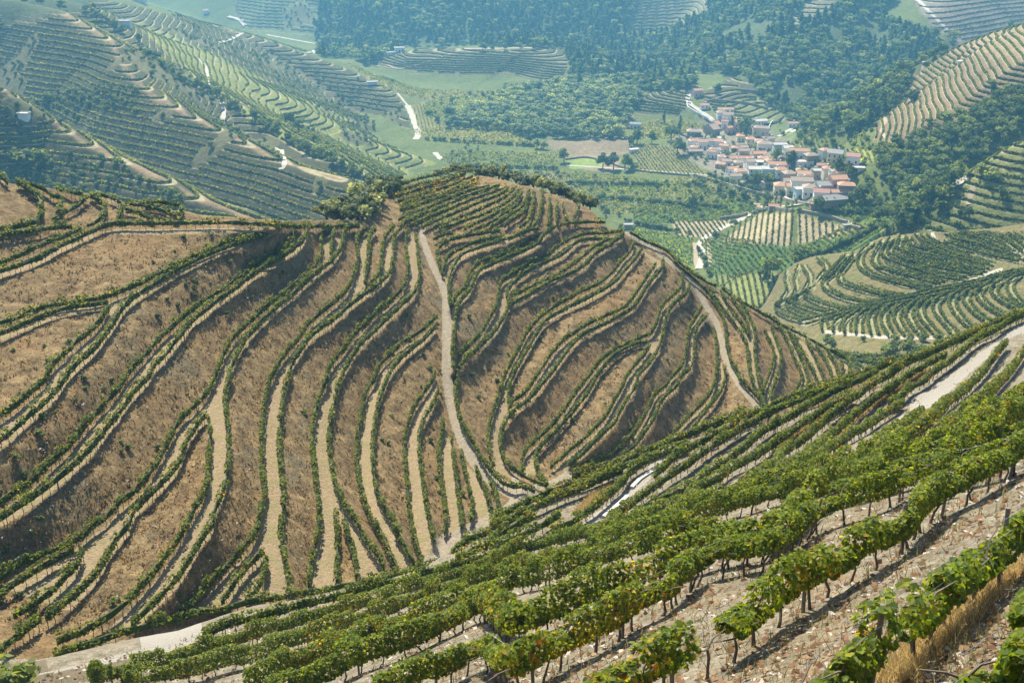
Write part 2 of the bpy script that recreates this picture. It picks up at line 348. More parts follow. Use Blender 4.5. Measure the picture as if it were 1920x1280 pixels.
# ------------------------------------------------------------------ hill across the side valley (right): contour rows
EAST = {
 's1': "d 780,220 700,300 695,380 760,440 860,480 1000,520 1190,560",
 's2': "d 870,200 800,320 830,390 950,430 1100,470 1280,520",
 's3': "d 930,185 870,270 890,320 1000,370 1150,420 1300,465 1450,490",
 's4': "d 960,200 915,280 1050,340 1250,390 1450,430 1590,450",
 's5': "d 1010,165 980,240 1100,300 1300,350 1500,390 1640,410",
 's6': "d 1060,180 1100,235 1250,280 1400,320 1500,340 1640,380",
 's7': "d 1120,150 1160,190 1280,240 1400,290 1500,310",
 's8': "d 660,300 580,400 540,460 560,510 700,560 850,600 980,620",
 's9': "d 600,310 480,440 420,520 480,580 600,630 750,660 850,665",
 's10': "d 340,540 280,590 350,640 500,690 620,705",
 's11': "d 300,570 200,650 300,690 400,720 480,730",
 's12': "d 230,600 150,670 220,720 330,765",
 's13': "d 160,630 70,700 150,760 280,795",
 'g1': "d 240,800 500,735 800,660 1000,630 1200,580 1400,540 1600,495 1750,450 1920,415",
 'g2': "d 300,820 500,760 800,690 1000,650 1200,605 1400,560 1600,515 1750,470 1920,430",
 't1': "d 500,760 420,800 430,860", 't2': "d 620,740 520,810 510,880", 't3': "d 700,720 600,800 595,890", 't4': "d 780,705 690,780 680,890",
 't5': "d 860,690 775,760 780,840 800,900", 't6': "d 950,670 870,750 880,830 930,910", 't7': "d 1060,655 965,740 990,830 1050,910",
 't8': "d 1150,640 1060,720 1080,810 1160,905", 't9': "d 1240,620 1140,690 1170,790 1270,900", 't10': "d 1370,590 1260,670 1285,760 1400,890",
 't11': "d 1470,570 1380,640 1410,730 1500,830 1570,860", 't12': "d 1570,550 1480,620 1540,720 1650,800", 't13': "d 1680,520 1580,590 1640,680 1790,770",
 't14': "d 1780,490 1690,560 1750,640 1880,710", 't15': "d 1880,465 1810,530 1850,620 1950,700",
 'e1': "d 1340,150 1450,190 1650,240 1860,320", 'e2': "d 1330,200 1500,250 1700,310 1900,350", 'e3': "d 1420,140 1560,170 1700,220 1830,280", 'e4': "d 1560,140 1700,170 1800,230",
 'e5': "d 1760,150 1850,210 1930,270", 'e6': "d 1820,140 1930,210", 'f1': "d 480,1030 700,1060 1000,1080 1020,1090", 'f2': "d 520,1060 700,1095 900,1110", 'f3': "d 600,1110 720,1170",
 'b1': "d 240,390 210,480 220,560 160,640", 'b2': "d 270,390 320,480 270,590", 'b3': "d 380,330 440,400 380,490", 'b4': "d 580,320 500,400 400,500", 'b5': "d 610,330 540,410 440,500", 'b6': "d 150,430 140,500 160,560 110,640",
}
# ------------------------------------------------------------------ hillsides recovered from their contour rows
def bspl(x, n, x0, h):
    """uniform cubic B-spline basis (sparse as dense matrix)"""
    t = (np.asarray(x, float).ravel() - x0) / h
    i = np.clip(np.floor(t).astype(int), 0, n - 4); f = t - i
    w = np.stack([(1 - f) ** 3, 3 * f ** 3 - 6 * f ** 2 + 4, -3 * f ** 3 + 3 * f ** 2 + 3 * f + 1, f ** 3], -1) / 6
    return i, w
class Sheet:
    """a hillside as inverse depth over the photograph: smooth, through a few known distances, level along its contour rows"""
    def __init__(self, box, h, data, contours, smooth=1.0, wc=3.0, passes=2, levels=None):
        u0, u1, v0, v1 = box
        self.u0, self.v0, self.h = u0 - h, v0 - h, h
        self.nu = int((u1 - u0) / h) + 5; self.nv = int((v1 - v0) / h) + 5
        self.c = None
        N = self.nu * self.nv
        for k in range(passes):
            rows = []; rhs = []
            def put(u, v, scale, extra=None, val=0.0):
                iu, wu = bspl([u], self.nu, self.u0, h); iv, wv = bspl([v], self.nv, self.v0, h)
                r = np.zeros(N + len(contours))
                for a in range(4):
                    for b in range(4):
                        r[(iv[0] + b) * self.nu + iu[0] + a] += wu[0, a] * wv[0, b] * scale
                if extra is not None: r[N + extra[0]] += extra[1]
                rows.append(r); rhs.append(val)
            for u, v, s, w in data:
                put(u, v, w * s, None, w)
            for ci, P in enumerate(contours):
                Q = resample(P, 28.0)
                for (u, v) in Q:
                    s = 200.0 if self.c is None else float(self.depth(u, v))
                    vb = v + FPX * 0.9 * 1.0 / s
                    if not (u0 <= u <= u1 and v0 <= vb <= v1): continue
                    dz = float(rz(vb))
                    if levels is not None and levels[ci] is not None:
                        put(u, vb, wc * 200.0, None, wc * 200.0 * dz / levels[ci])
                    else:
                        put(u, vb, wc * 200.0, (ci, -wc * 200.0 * dz), 0.0)
            A = np.array(rows); b = np.array(rhs)
            AtA = A.T @ A; Atb = A.T @ b
            # bending energy of the coefficient grid
            S = []
            idx = np.arange(N).reshape(self.nv, self.nu)
            def second(i0, i1, i2, w):
                r = np.zeros((i0.size, 3), int); r[:, 0] = i0.ravel(); r[:, 1] = i1.ravel(); r[:, 2] = i2.ravel()
                for a, ca in ((0, 1), (1, -2), (2, 1)):
                    for b_, cb in ((0, 1), (1, -2), (2, 1)):
                        np.add.at(AtA, (r[:, a], r[:, b_]), w * ca * cb)
            sw = (smooth * 200.0) ** 2
            second(idx[:, :-2], idx[:, 1:-1], idx[:, 2:], sw)
            second(idx[:-2], idx[1:-1], idx[2:], sw)
            r4 = np.stack([idx[:-1, :-1].ravel(), idx[1:, :-1].ravel(), idx[:-1, 1:].ravel(), idx[1:, 1:].ravel()], -1); sg = (1, -1, -1, 1)
            for a in range(4):
                for b_ in range(4):
                    np.add.at(AtA, (r4[:, a], r4[:, b_]), 2 * sw * sg[a] * sg[b_])
            AtA[np.arange(len(AtA)), np.arange(len(AtA))] += 1e-9 * np.trace(AtA) / len(AtA)
            self.c = np.linalg.solve(AtA, Atb)[:N].reshape(self.nv, self.nu)
    def w(self, u, v):
        u = np.asarray(u, float); v = np.asarray(v, float); sh = np.broadcast(u, v).shape
        u = np.broadcast_to(u, sh).ravel(); v = np.broadcast_to(v, sh).ravel()
        iu, wu = bspl(u, self.nu, self.u0, self.h); iv, wv = bspl(v, self.nv, self.v0, self.h)
        out = np.zeros(len(u))
        for a in range(4):
            for b in range(4):
                out += wu[:, a] * wv[:, b] * self.c[iv + b, iu + a]
        return out.reshape(sh)
    def depth(self, u, v):
        return 1.0 / np.maximum(self.w(u, v), 1e-4)

HT = {k: trace(t) for k, t in HILL.items()}
LEVEL = dict(A=-50, B=-50.4, C=-53.2, D=-56.4, E=-59.6, F=-62.8, G=-66, H=-68, I=-69.2, J=-70, K4=-66.6, K5=-66.8, K7=-69.4, K7b=-69.6, K8a=-69.9, K8=-70.2, L=-70.5, M=-73.2, N1=-73.4, N2=-73.8, O=-76.8, P1=-77.0, Q=-80, R1r=-83, R2r=-83, R0=-47.8, R1=-47.9,  U=-81.5, V=-82, W=-84.5, X=-87, Y=-89, Z=-91)
LEVEL.update(K1=-64.2, K2=-65.0, K3=-65.4)
def level_of(k):
    return LEVEL.get(k, LEVEL.get(k[0]))
hill_data = [(400, 420, 163, .5), (200, 425, 150, .5), (0, 430, 128, .5), (0, 340, 150, .4), (230, 380, 165, .4), (0, 495, 128, .5), (870, 330, 232, .6), (740, 350, 222, .6), (950, 345, 232, .5), (1100, 385, 230, .5), (1130, 428, 210, .4), (790, 436, 195, .5), (690, 424, 186, .6), (620, 420, 178, .6), (500, 415, 166, .5),
 (1000, 930, 126, .8), (830, 1040, 110, .8), (0, 1200, 74, .8), (200, 1230, 77, .8), (400, 1185, 85, .8), (600, 1120, 97, .8), (1070, 875, 142, .6), (0, 900, 90, .3), (1600, 690, 214, .5)]
_use = [k for k in HT if level_of(k) and k not in ('E1b', 'E1c', 'D1b', 'J3')]
hill = Sheet((-80, 1720, 300, 1300), 40, hill_data, [HT[k] if k != 'R1' else HT[k][:7] for k in _use], smooth=0.45, wc=2.0, levels=[level_of(k) for k in _use])

# fine grid of the central hill with its terraces levelled
GS = 3.0
gu = np.arange(-70, 1722, GS); gv = np.arange(306, 1290, GS)
GU, GV = np.meshgrid(gu, gv)
z0 = rz(GV) * hill.depth(GU, GV)
path_mask = np.zeros(GU.shape, bool); zfix = np.zeros(GU.shape); hard = np.zeros(GU.shape, bool)
def base_line(P, sheet, lift=1.0):
    s = sheet.depth(P[:, 0], P[:, 1]); v = P[:, 1] + FPX * 0.9 * lift / s
    s = sheet.depth(P[:, 0], v)
    return np.stack([P[:, 0], P[:, 1] + FPX * 0.9 * lift / s], -1)
HB = {k: base_line(resample(P, 6.0), hill) for k, P in HT.items()}
def near_z(P, u, v):
    """rest height on the polyline point nearest to each pixel"""
    zp = rz(P[:, 1]) * hill.depth(P[:, 0], P[:, 1])
    k = np.exp(-0.5 * (np.arange(-6, 7) / 3.0) ** 2); k /= k.sum()
    zp = np.convolve(np.pad(zp, 6, mode='edge'), k, 'valid')
    d = (u[:, None] - P[None, :, 0]) ** 2 + (v[:, None] - P[None, :, 1]) ** 2
    j = d.argmin(1)
    return zp[j], np.sqrt(d[np.arange(len(u)), j])
for A, B, hole in TERRACES:
    a, b = HB[A], HB[B]
    lo_u = min(a[:, 0].min(), b[:, 0].min()) - 12; hi_u = max(a[:, 0].max(), b[:, 0].max()) + 12
    lo_v = min(a[:, 1].min(), b[:, 1].min()) - 12; hi_v = max(a[:, 1].max(), b[:, 1].max()) + 12
    if np.hypot(*(a[0] - b[0])) + np.hypot(*(a[-1] - b[-1])) > np.hypot(*(a[0] - b[-1])) + np.hypot(*(a[-1] - b[0])): b = b[::-1]
    box = (GU >= lo_u) & (GU <= hi_u) & (GV >= lo_v) & (GV <= hi_v)
    u, v = GU[box], GV[box]
    ins = in_poly(np.vstack([a, b[::-1]]), u, v)
    if hole:
        c, d = HB[hole[0]], HB[hole[1]]
        if np.hypot(*(c[0] - d[0])) + np.hypot(*(c[-1] - d[-1])) > np.hypot(*(c[0] - d[-1])) + np.hypot(*(c[-1] - d[0])): d = d[::-1]
        ins &= ~in_poly(np.vstack([c, d[::-1]]), u, v)
    za, da = near_z(a, u, v); zb, db = near_z(b, u, v)
    edge = 3.5
    if hole:
        zc, dc = near_z(c, u, v); zd, dd = near_z(d, u, v)
        near = np.minimum(np.minimum(da, db), np.minimum(dc, dd)) < edge
    else:
        near = np.minimum(da, db) < edge
    sel = ins | near
    wa, wb = 1 / (da + 4), 1 / (db + 4)
    zz = (za * wa + zb * wb) / (wa + wb) if hole else 0.5 * (za + zb)
    if not hole: zz = np.where(np.abs(za - zb) > 3, (za * wa + zb * wb) / (wa + wb), zz)
    tmp = np.zeros(GU.shape, bool); tmp[box] = sel
    zt = np.zeros(GU.shape); zt[box] = zz
    zfix = np.where(tmp & ~hard, zt, zfix); hard |= tmp
    t2 = np.zeros(GU.shape, bool); t2[box] = ins; path_mask |= t2
track_mask = np.zeros(GU.shape, bool); rut = np.zeros(GU.shape)
for T, wpx in ((TRACK, lambda v: 6 + 0.013 * (v - 430)), (TRACK_R, lambda v: 5 + 0.006 * (v - 430)), (ROAD_LOW, lambda v: 11 + 0.02 * (v - 900)), (ROAD_UP, lambda v: 9 + 0 * v), (ROAD_BOT, lambda v: 26 + 0 * v)):
    Q = resample(T, 6.0)
    box = (GU >= Q[:, 0].min() - 30) & (GU <= Q[:, 0].max() + 30) & (GV >= Q[:, 1].min() - 30) & (GV <= Q[:, 1].max() + 30)
    u, v = GU[box], GV[box]
    zt_, d_ = near_z(Q, u, v)
    ins = d_ < wpx(v)
    tmp = np.zeros(GU.shape, bool); tmp[box] = ins; track_mask |= tmp
    rt = np.zeros(GU.shape); rt[box] = np.where(ins, np.exp(-(d_ / (0.26 * wpx(v))) ** 2), 0); rut = np.maximum(rut, rt)
    zt = np.zeros(GU.shape); zt[box] = zt_
    zfix = np.where(tmp & ~hard, zt, zfix); hard |= tmp
junction = in_poly(trace("j 1290,330 1380,170 1600,90 1900,0 g 0,720 120,860 180,910 0,980 j 1750,70 1480,250"), GU, GV)
delta = np.where(hard, zfix - z0, 0.0)
delta = np.clip(delta, -2.5, 2.5)
free = ~hard
D = delta.copy()
for it in range(220):
    m = np.zeros_like(D)
    m[1:-1, 1:-1] = 0.25 * (D[:-2, 1:-1] + D[2:, 1:-1] + D[1:-1, :-2] + D[1:-1, 2:])
    D = np.where(free, m, delta)
Dz = D.copy()
for it in range(2):
    Dz[1:-1, 1:-1] = 0.4 * Dz[1:-1, 1:-1] + 0.15 * (Dz[:-2, 1:-1] + Dz[2:, 1:-1] + Dz[1:-1, :-2] + Dz[1:-1, 2:])
hz = z0 + Dz
hs = hz / rz(GV)
def bilin(G, u, v):
    x = np.clip((np.asarray(u, float) - gu[0]) / GS, 0, len(gu) - 1.001); y = np.clip((np.asarray(v, float) - gv[0]) / GS, 0, len(gv) - 1.001)
    i = x.astype(int); j = y.astype(int); fx = x - i; fy = y - j
    return (G[j, i] * (1 - fx) + G[j, i + 1] * fx) * (1 - fy) + (G[j + 1, i] * (1 - fx) + G[j + 1, i + 1] * fx) * fy
def on_hill(u, v):
    return ray(u, v) * bilin(hs, u, v)[..., None]

# skyline of the central hill (left crest, knoll, right shoulder)
HILL_TOP = trace("Z -80,330 0,338 30,345 80,352 130,358 170,362 230,378 300,388 350,398 400,404 480,410 560,414 690,412 700,398 722,372 745,350 800,338 860,326 930,334 1000,352 1060,372 1110,395 1135,425 1165,432 1190,440 1225,458 1262,482 1300,510 1340,538 1380,562 1410,580 1440,596 1480,622 1520,648 1560,668 1590,686 1625,712 1722,770")
def slope_plane(u, v, a=-5.0):
    """the steep slope right under the camera: inverse depth of a plane"""
    d = ray(u, v)
    return (d[..., 2] + 0.79 * (-0.53 * d[..., 0] + 0.85 * d[..., 1])) / a
mid_data = [(1920, 600, 112, 1), (1700, 690, 104, 1), (1450, 780, 97, 1), (1250, 850, 100, 1), (1000, 945, 116, 1), (830, 1045, 104, 1), (1180, 900, 96, 1), (1400, 860, 86, 1), (1700, 780, 86, 1), (1900, 720, 88, 1),
 (1900, 660, 98, 1), (600, 1110, 93, 1), (400, 1185, 80, 1), (150, 1260, 70, 1), (700, 1080, 96, 1), (1000, 1010, 88, 1), (-50, 1290, 66, 1), (1300, 930, 76, .6), (1600, 840, 76, .6)]
MT = {k: trace(t) for k, t in MID.items()}
mid = Sheet((-80, 2000, 540, 1300), 60, mid_data, [MT[k] for k in ('r1', 'r2', 'r4', 'r5', 'r6', 'r8', 'r9', 'ra', 'rd')], smooth=1.2, wc=0.7)
class Slope:
    def w(self, u, v):
        a = mid.w(u, v); b = slope_plane(u, v)
        m = np.maximum(a, b); d = np.abs(a - b)
        return m + 0.0006 * np.exp(-d / 0.0012)
    def depth(self, u, v): return 1.0 / np.maximum(self.w(u, v), 1e-4)
slope = Slope()
# top edge of the slope against what lies behind it
SLOPE_TOP = trace("Z -80,1290 0,1262 60,1262 150,1240 260,1216 340,1202 400,1180 480,1152 560,1142 640,1122 720,1104 800,1075 850,1040 905,1010 960,985 1000,962 1060,928 1100,908 1150,896 1200,872 1260,838 1300,828 1350,812 1400,792 1440,800 1520,770 1600,746 1680,722 1740,692 1800,662 1860,632 1920,604 2010,560")
ET = {k: trace(t) for k, t in EAST.items()}
east_data = [(1650, 640, 318, 1), (1900, 440, 400, 1), (1450, 570, 470, 1), (1600, 450, 470, .6), (1750, 430, 430, .6), (1500, 690, 330, .6), (1900, 600, 322, .7), (1480, 620, 420, .6), (1560, 680, 318, .5)]
east = Sheet((1380, 1990, 390, 760), 40, east_data, [ET[k] for k in ET if k[0] in 'st'], smooth=1.0, wc=1.2)
EAST_TOP = trace("Z 1395,600 1430,575 1448,545 1462,515 1490,495 1520,482 1560,476 1600,472 1625,458 1650,446 1690,440 1740,436 1800,434 1860,428 1920,420 1990,414")
# ------------------------------------------------------------------ the valley and the hills beyond: ridge lines (pixel, distance) with side slopes
FLOOR = -208.0
def rp(pts):
    return np.array([ray(u, v) * s for u, v, s in pts])
SPURS = [  # crest, slope on its left, slope on its right (walking along the crest), rounding
 (rp([(-260, 40, 470), (0, 165, 500), (110, 235, 500), (200, 288, 480), (300, 330, 455), (380, 374, 440), (470, 405, 425), (560, 440, 405)]), .75, .80, 5),     # A
 (rp([(-250, -60, 760), (60, 8, 735), (110, 20, 715), (207, 77, 665), (260, 157, 615), (350, 214, 580), (457, 267, 550), (550, 310, 520), (640, 335, 500), (720, 400, 470)]), .70, .75, 7),  # B
 (rp([(-100, -60, 860), (160, 12, 790), (230, 66, 755), (290, 108, 730), (390, 170, 700), (520, 245, 645), (600, 288, 600), (690, 342, 560), (760, 380, 520)]), .55, .55, 10),  # C
 (rp([(160, -20, 960), (270, 50, 890), (330, 92, 855), (400, 132, 825), (480, 167, 800), (560, 207, 780), (640, 250, 770), (720, 282, 765), (800, 306, 765)]), .42, .50, 14),  # D
 (rp([(60, -60, 1250), (200, 0, 1150), (300, 24, 1110), (450, 64, 1060), (560, 100, 1020), (640, 130, 985), (710, 160, 950), (760, 200, 910), (795, 270, 830)]), .40, .45, 14),  # E
 (rp([(690, 112, 1135), (760, 96, 1140), (880, 91, 1135), (1000, 91, 1125), (1060, 112, 1090)]), .24, .24, 30),          # mound
 (rp([(300, -140, 2100), (450, -100, 1850), (600, -70, 1750)]), .30, .30, 40),
 (rp([(480, -190, 1650), (640, -160, 1560), (760, -150, 1500), (880, -150, 1480), (1040, -170, 1500)]), .46, .46, 40),     # wooded wall, left
 (rp([(1150, -260, 2000), (1120, -120, 1650), (1085, 10, 1400), (1060, 90, 1250)]), .45, .45, 30),
 (rp([(1460, -190, 1800), (1340, -5, 1400), (1240, 45, 1330), (1170, 85, 1270), (1110, 135, 1180)]), .42, .42, 25),
 (rp([(1680, -160, 1320), (1570, -25, 1110), (1510, 70, 1010), (1460, 150, 945), (1420, 215, 905)]), .50, .50, 45),      # wooded dome
 (rp([(1850, -120, 1250), (1740, 20, 1040), (1680, 110, 960), (1640, 180, 900), (1600, 240, 860)]), .50, .50, 30),
 (rp([(2300, -160, 1500), (1980, -110, 1560), (1820, -60, 1650), (1700, -20, 1720)]), .32, .32, 40),
 (rp([(2150, -30, 610), (1920, 45, 690), (1860, 62, 710), (1780, 95, 735), (1720, 135, 765), (1680, 175, 790), (1650, 250, 825)]), .50, .48, 14),   # right slope
 (rp([(2150, 150, 470), (1930, 262, 468), (1850, 312, 495), (1770, 366, 545), (1700, 425, 595)]), .58, .75, 12),         # right wooded spur
 (rp([(1160, 225, 905), (1210, 190, 930), (1285, 164, 945)]), .16, .16, 30),
 (rp([(1400, 142, 985), (1370, 165, 955), (1345, 195, 925), (1400, 250, 870)]), .17, .17, 30),
 (rp([(1560, 215, 900), (1510, 250, 865), (1500, 280, 845)]), .15, .15, 20),
]
def far_height(x, y):
    zs = [np.full(x.shape, FLOOR) + 2.0 * fbm(x / 260, y / 260, 2) + 0.5 * fbm(x / 30, y / 30, 2)]
    for pts, ta, tb, r in SPURS:
        best = np.full(x.shape, 1e18); bz = np.zeros(x.shape); bs = np.zeros(x.shape)
        for p, q in zip(pts[:-1], pts[1:]):
            dx, dy = q[0] - p[0], q[1] - p[1]
            t = np.clip(((x - p[0]) * dx + (y - p[1]) * dy) / (dx * dx + dy * dy), 0, 1)
            ex, ey = x - p[0] - t * dx, y - p[1] - t * dy
            d2 = ex * ex + ey * ey
            m = d2 < best
            best = np.where(m, d2, best); bz = np.where(m, p[2] + t * (q[2] - p[2]), bz)
            bs = np.where(m, (dx * ey - dy * ex) / (math.hypot(dx, dy) * np.sqrt(d2) + 1e-6), bs)
        d = np.sqrt(best)
        n = 9.0 * fbm(x / 95 + r, y / 95, 3) * np.clip(d / 40, 0, 1)
        zs.append(bz - (0.5 * (ta + tb) + 0.5 * (ta - tb) * bs) * (np.sqrt(d * d + r * r) - r) + n)
    k = 3.0
    Z = np.stack(zs); m = Z.max(0)
    return m + k * np.log(np.exp(np.maximum((Z - m) / k, -40)).sum(0)), Z.argmax(0)

AZ = np.radians(np.linspace(-31.5, 31.5, 900))
RR = np.concatenate([np.geomspace(262, 760, 400, endpoint=False), np.geomspace(760, 2600, 210)])
FX = RR[:, None] * np.sin(AZ)[None, :]; FY = RR[:, None] * np.cos(AZ)[None, :]
FZ0, OWNER = far_height(FX, FY)
FU, FV, FD = to_px(np.stack([FX, FY, FZ0], -1))
_e = (FU > 1392) & (FU < 1990) & (FV < 760) & (FV > np.interp(FU, EAST_TOP[:, 0], EAST_TOP[:, 1]) - 4)     # keep below the hill that stands in front
_ed = np.zeros(FU.shape); _ed[_e] = east.depth(FU[_e], np.maximum(FV[_e], 392))
FZ0 = np.where(_e, FZ0 - 70 * np.clip((_ed + 25 - FD) / 70, 0, 1), FZ0)
FU, FV, FD = to_px(np.stack([FX, FY, FZ0], -1))

# what grows where, as outlines in the photograph
def P(t): return trace("Z " + t)
TERR_LEFT = P("-200,-80 150,-10 300,20 460,60 560,98 660,130 730,165 760,215 800,270 830,300 760,330 600,430 -200,430")
TERR_RIGHT = P("1640,260 1655,200 1690,155 1790,85 1930,30 2100,10 2100,190 1890,180 1790,225 1700,262 1662,285")
TERR_RIGHT2 = P("1640,430 1780,400 1810,330 1860,270 1960,230 2100,180 2100,450 1640,450")
MOUND = P("690,112 780,92 1060,92 1060,160 930,172 790,168 720,150")
DOME = P("1155,215 1210,180 1285,160 1300,190 1250,246 1190,240")
DOME2 = P("1310,178 1380,140 1415,160 1480,200 1470,235 1400,240 1340,215")
FOREST = [P("-50,-60 200,-20 130,25 60,30 0,40"), P("590,-100 1100,-100 1085,60 1075,150 1190,165 1170,100 1240,50 1330,-20 1240,-100 1800,-100 1640,30 1800,80 1700,140 1660,220 1600,260 1500,240 1430,190 1400,140 1310,140 1240,160 1190,170 1070,165 1060,95 960,88 760,88 690,120 600,108 590,60"),
          P("835,240 840,215 930,205 950,170 1060,155 1220,150 1180,215 1160,262 1000,258 940,245"), P("1700,262 1790,225 1890,180 1960,170 1960,240 1860,275 1800,330 1760,400 1700,400 1650,330 1640,290")]
FIELD_A = P("1348,456 1425,400 1484,399 1484,461"); FIELD_B = P("1496,400 1600,430 1560,447 1496,457")
FIELD_C = P("1332,517 1455,512 1470,575 1420,590"); FIELD_D = P("1258,416 1372,409 1342,445 1270,445")
def cls(polys, u, v):
    m = np.zeros(u.shape, bool)
    for p in (polys if isinstance(polys, list) else [polys]): m |= in_poly(p, u, v)
    return m
WU, WV = FU + 26 * fbm(FX / 45, FY / 45, 3), FV + 14 * fbm(FX / 45 + 9, FY / 45 + 4, 3)       # ragged edges
M_forest = cls(FOREST, WU, WV)
FAR_T = [P("420,-60 600,-60 592,100 560,95 460,60"), P("1200,-30 1345,-30 1330,28 1240,62 1165,62"), P("1480,48 1500,8 1575,-20 1560,22 1512,46"), P("1690,-40 1940,-40 1940,34 1800,80 1740,42")]
M_forest |= (WV < 172) & (WU > 1070) & (WU < 1300)
M_forest &= ~cls(FAR_T, WU, WV)
M_terr = (cls([TERR_LEFT, TERR_RIGHT, TERR_RIGHT2, MOUND, DOME, DOME2] + FAR_T, WU, WV)) & ~M_forest & (FZ0 > FLOOR + 4.5)
WILD = M_terr & (fbm(FX / 55 + 7, FY / 55 + 3, 3) > np.where(FU < 850, .17, .13)) & ((FU < 850) | cls(TERR_RIGHT, FU, FV))
M_terr &= ~WILD
STEP = np.choose(np.clip(OWNER, 0, 18), [3.0, 3.3, 2.7, 2.4, 2.2, 2.3, 1.2, 3.5, 3, 3, 3, 3, 3, 3.2, 2.1, 2.4, 1.2, 1.2, 1.2])
FK = FZ0 / STEP + 1.3 * fbm(FX / 70, FY / 70, 2) + .35 * fbm(FX / 22, FY / 22, 2)
fr = FK - np.floor(FK)
ramp = np.clip((fr - 0.5) / 0.5, 0, 1)
FZ = np.where(M_terr, FZ0 + 0.92 * STEP * (np.floor(FK) + ramp - FK), FZ0)
FE = FZ / RR[:, None]            # tangent of the elevation angle
FEmax = np.maximum.accumulate(FE, 0)
def at(u, v, lift=0.0):
    """pixel -> first point of the far terrain along that ray"""
    d = ray(u, v); az = math.atan2(d[0], d[1]); e = d[2] / math.hypot(d[0], d[1])
    c = (az - AZ[0]) / (AZ[1] - AZ[0]); j = int(np.clip(c, 0, len(AZ) - 2)); f = c - j
    col = FEmax[:, j] * (1 - f) + FEmax[:, j + 1] * f
    i = int(np.searchsorted(col, e))
    i = min(max(i, 1), len(RR) - 1)
    e0, e1 = col[i - 1], col[i]
    t = np.clip((e - e0) / (e1 - e0 + 1e-12), 0, 1)
    r = RR[i - 1] + (RR[i] - RR[i - 1]) * t
    x, y = r * math.sin(az), r * math.cos(az)
    return np.array([x, y, ground_z(x, y) + lift])
def ground_z(x, y, G=None):
    G = FZ if G is None else G
    az = math.atan2(x, y); r = math.hypot(x, y)
    c = np.clip((az - AZ[0]) / (AZ[1] - AZ[0]), 0, len(AZ) - 1.001); j = int(c); f = c - j
    i = int(np.clip(np.searchsorted(RR, r) - 1, 0, len(RR) - 2)); g = np.clip((r - RR[i]) / (RR[i + 1] - RR[i]), 0, 1)
    return (G[i, j] * (1 - f) + G[i, j + 1] * f) * (1 - g) + (G[i + 1, j] * (1 - f) + G[i + 1, j + 1] * f) * g
def ground_zv(x, y):
    az = np.arctan2(x, y); r = np.hypot(x, y)
    c = np.clip((az - AZ[0]) / (AZ[1] - AZ[0]), 0, len(AZ) - 1.001); j = c.astype(int); f = c - j
    i = np.clip(np.searchsorted(RR, r) - 1, 0, len(RR) - 2); g = np.clip((r - RR[i]) / (RR[i + 1] - RR[i]), 0, 1)
    return (FZ[i, j] * (1 - f) + FZ[i, j + 1] * f) * (1 - g) + (FZ[i + 1, j] * (1 - f) + FZ[i + 1, j + 1] * f) * g
# ------------------------------------------------------------------ materials
def new_mat(name):
    m = bpy.data.materials.new(name); m.use_nodes = True
    nt = m.node_tree
    return m, nt, nt.nodes["Principled BSDF"]
def N(nt, typ, **kw):
    n = nt.nodes.new(typ)
    for k, v in kw.items():
        if k in n.inputs: n.inputs[k].default_value = v
        else: setattr(n, k, v)
    return n
def noise_node(nt, vec, scale, detail=4.0, rough=0.6):
    n = N(nt, 'ShaderNodeTexNoise', Scale=scale, Detail=detail, Roughness=rough)
    nt.links.new(vec, n.inputs['Vector'])
    return n.outputs['Fac']
def ramp_node(nt, fac, stops):
    r = nt.nodes.new('ShaderNodeValToRGB')
    el = r.color_ramp.elements
    while len(el) < len(stops): el.new(0.5)
    for e, (p, c) in zip(el, stops):
        e.position = p; e.color = (*c, 1)
    nt.links.new(fac, r.inputs['Fac'])
    return r.outputs['Color']
def mix_node(nt, fac, a, b, mode='MIX'):
    m = nt.nodes.new('ShaderNodeMix'); m.data_type = 'RGBA'; m.blend_type = mode
    for sock, val in ((m.inputs['Factor'], fac), (m.inputs['A'], a), (m.inputs['B'], b)):
        if isinstance(val, (int, float)): sock.default_value = val
        elif isinstance(val, tuple): sock.default_value = (*val, 1)
        else: nt.links.new(val, sock)
    return m.outputs['Result']
def math_node(nt, op, a, b=None, c=None, clamp=False):
    m = nt.nodes.new('ShaderNodeMath'); m.operation = op; m.use_clamp = clamp
    for i, x in enumerate((a, b, c)):
        if x is None: continue
        if isinstance(x, (int, float)): m.inputs[i].default_value = x
        else: nt.links.new(x, m.inputs[i])
    return m.outputs[0]
def step_node(nt, x, lo, hi):
    m = nt.nodes.new('ShaderNodeMapRange'); m.interpolation_type = 'SMOOTHSTEP'
    m.inputs['From Min'].default_value = lo; m.inputs['From Max'].default_value = hi
    nt.links.new(x, m.inputs['Value'])
    return m.outputs['Result']
def attr(nt, name, out='Fac'):
    a = nt.nodes.new('ShaderNodeAttribute'); a.attribute_name = name
    return a.outputs[out]
def bump(nt, bsdf, h, dist, strength=0.6):
    b = N(nt, 'ShaderNodeBump', Strength=strength, Distance=dist)
    nt.links.new(h, b.inputs['Height']); nt.links.new(b.outputs['Normal'], bsdf.inputs['Normal'])
def plain(name, col, rough=0.8, var=0.25, scale=6.0):
    m, nt, b = new_mat(name)
    co = nt.nodes.new('ShaderNodeTexCoord').outputs['Object']
    f = noise_node(nt, co, scale)
    c = ramp_node(nt, f, [(0.25, tuple(x * (1 - var) for x in col)), (0.75, tuple(min(1, x * (1 + var)) for x in col))])
    nt.links.new(c, b.inputs['Base Color']); b.inputs['Roughness'].default_value = rough
    b.inputs['Specular IOR Level'].default_value = 0.25
    return m

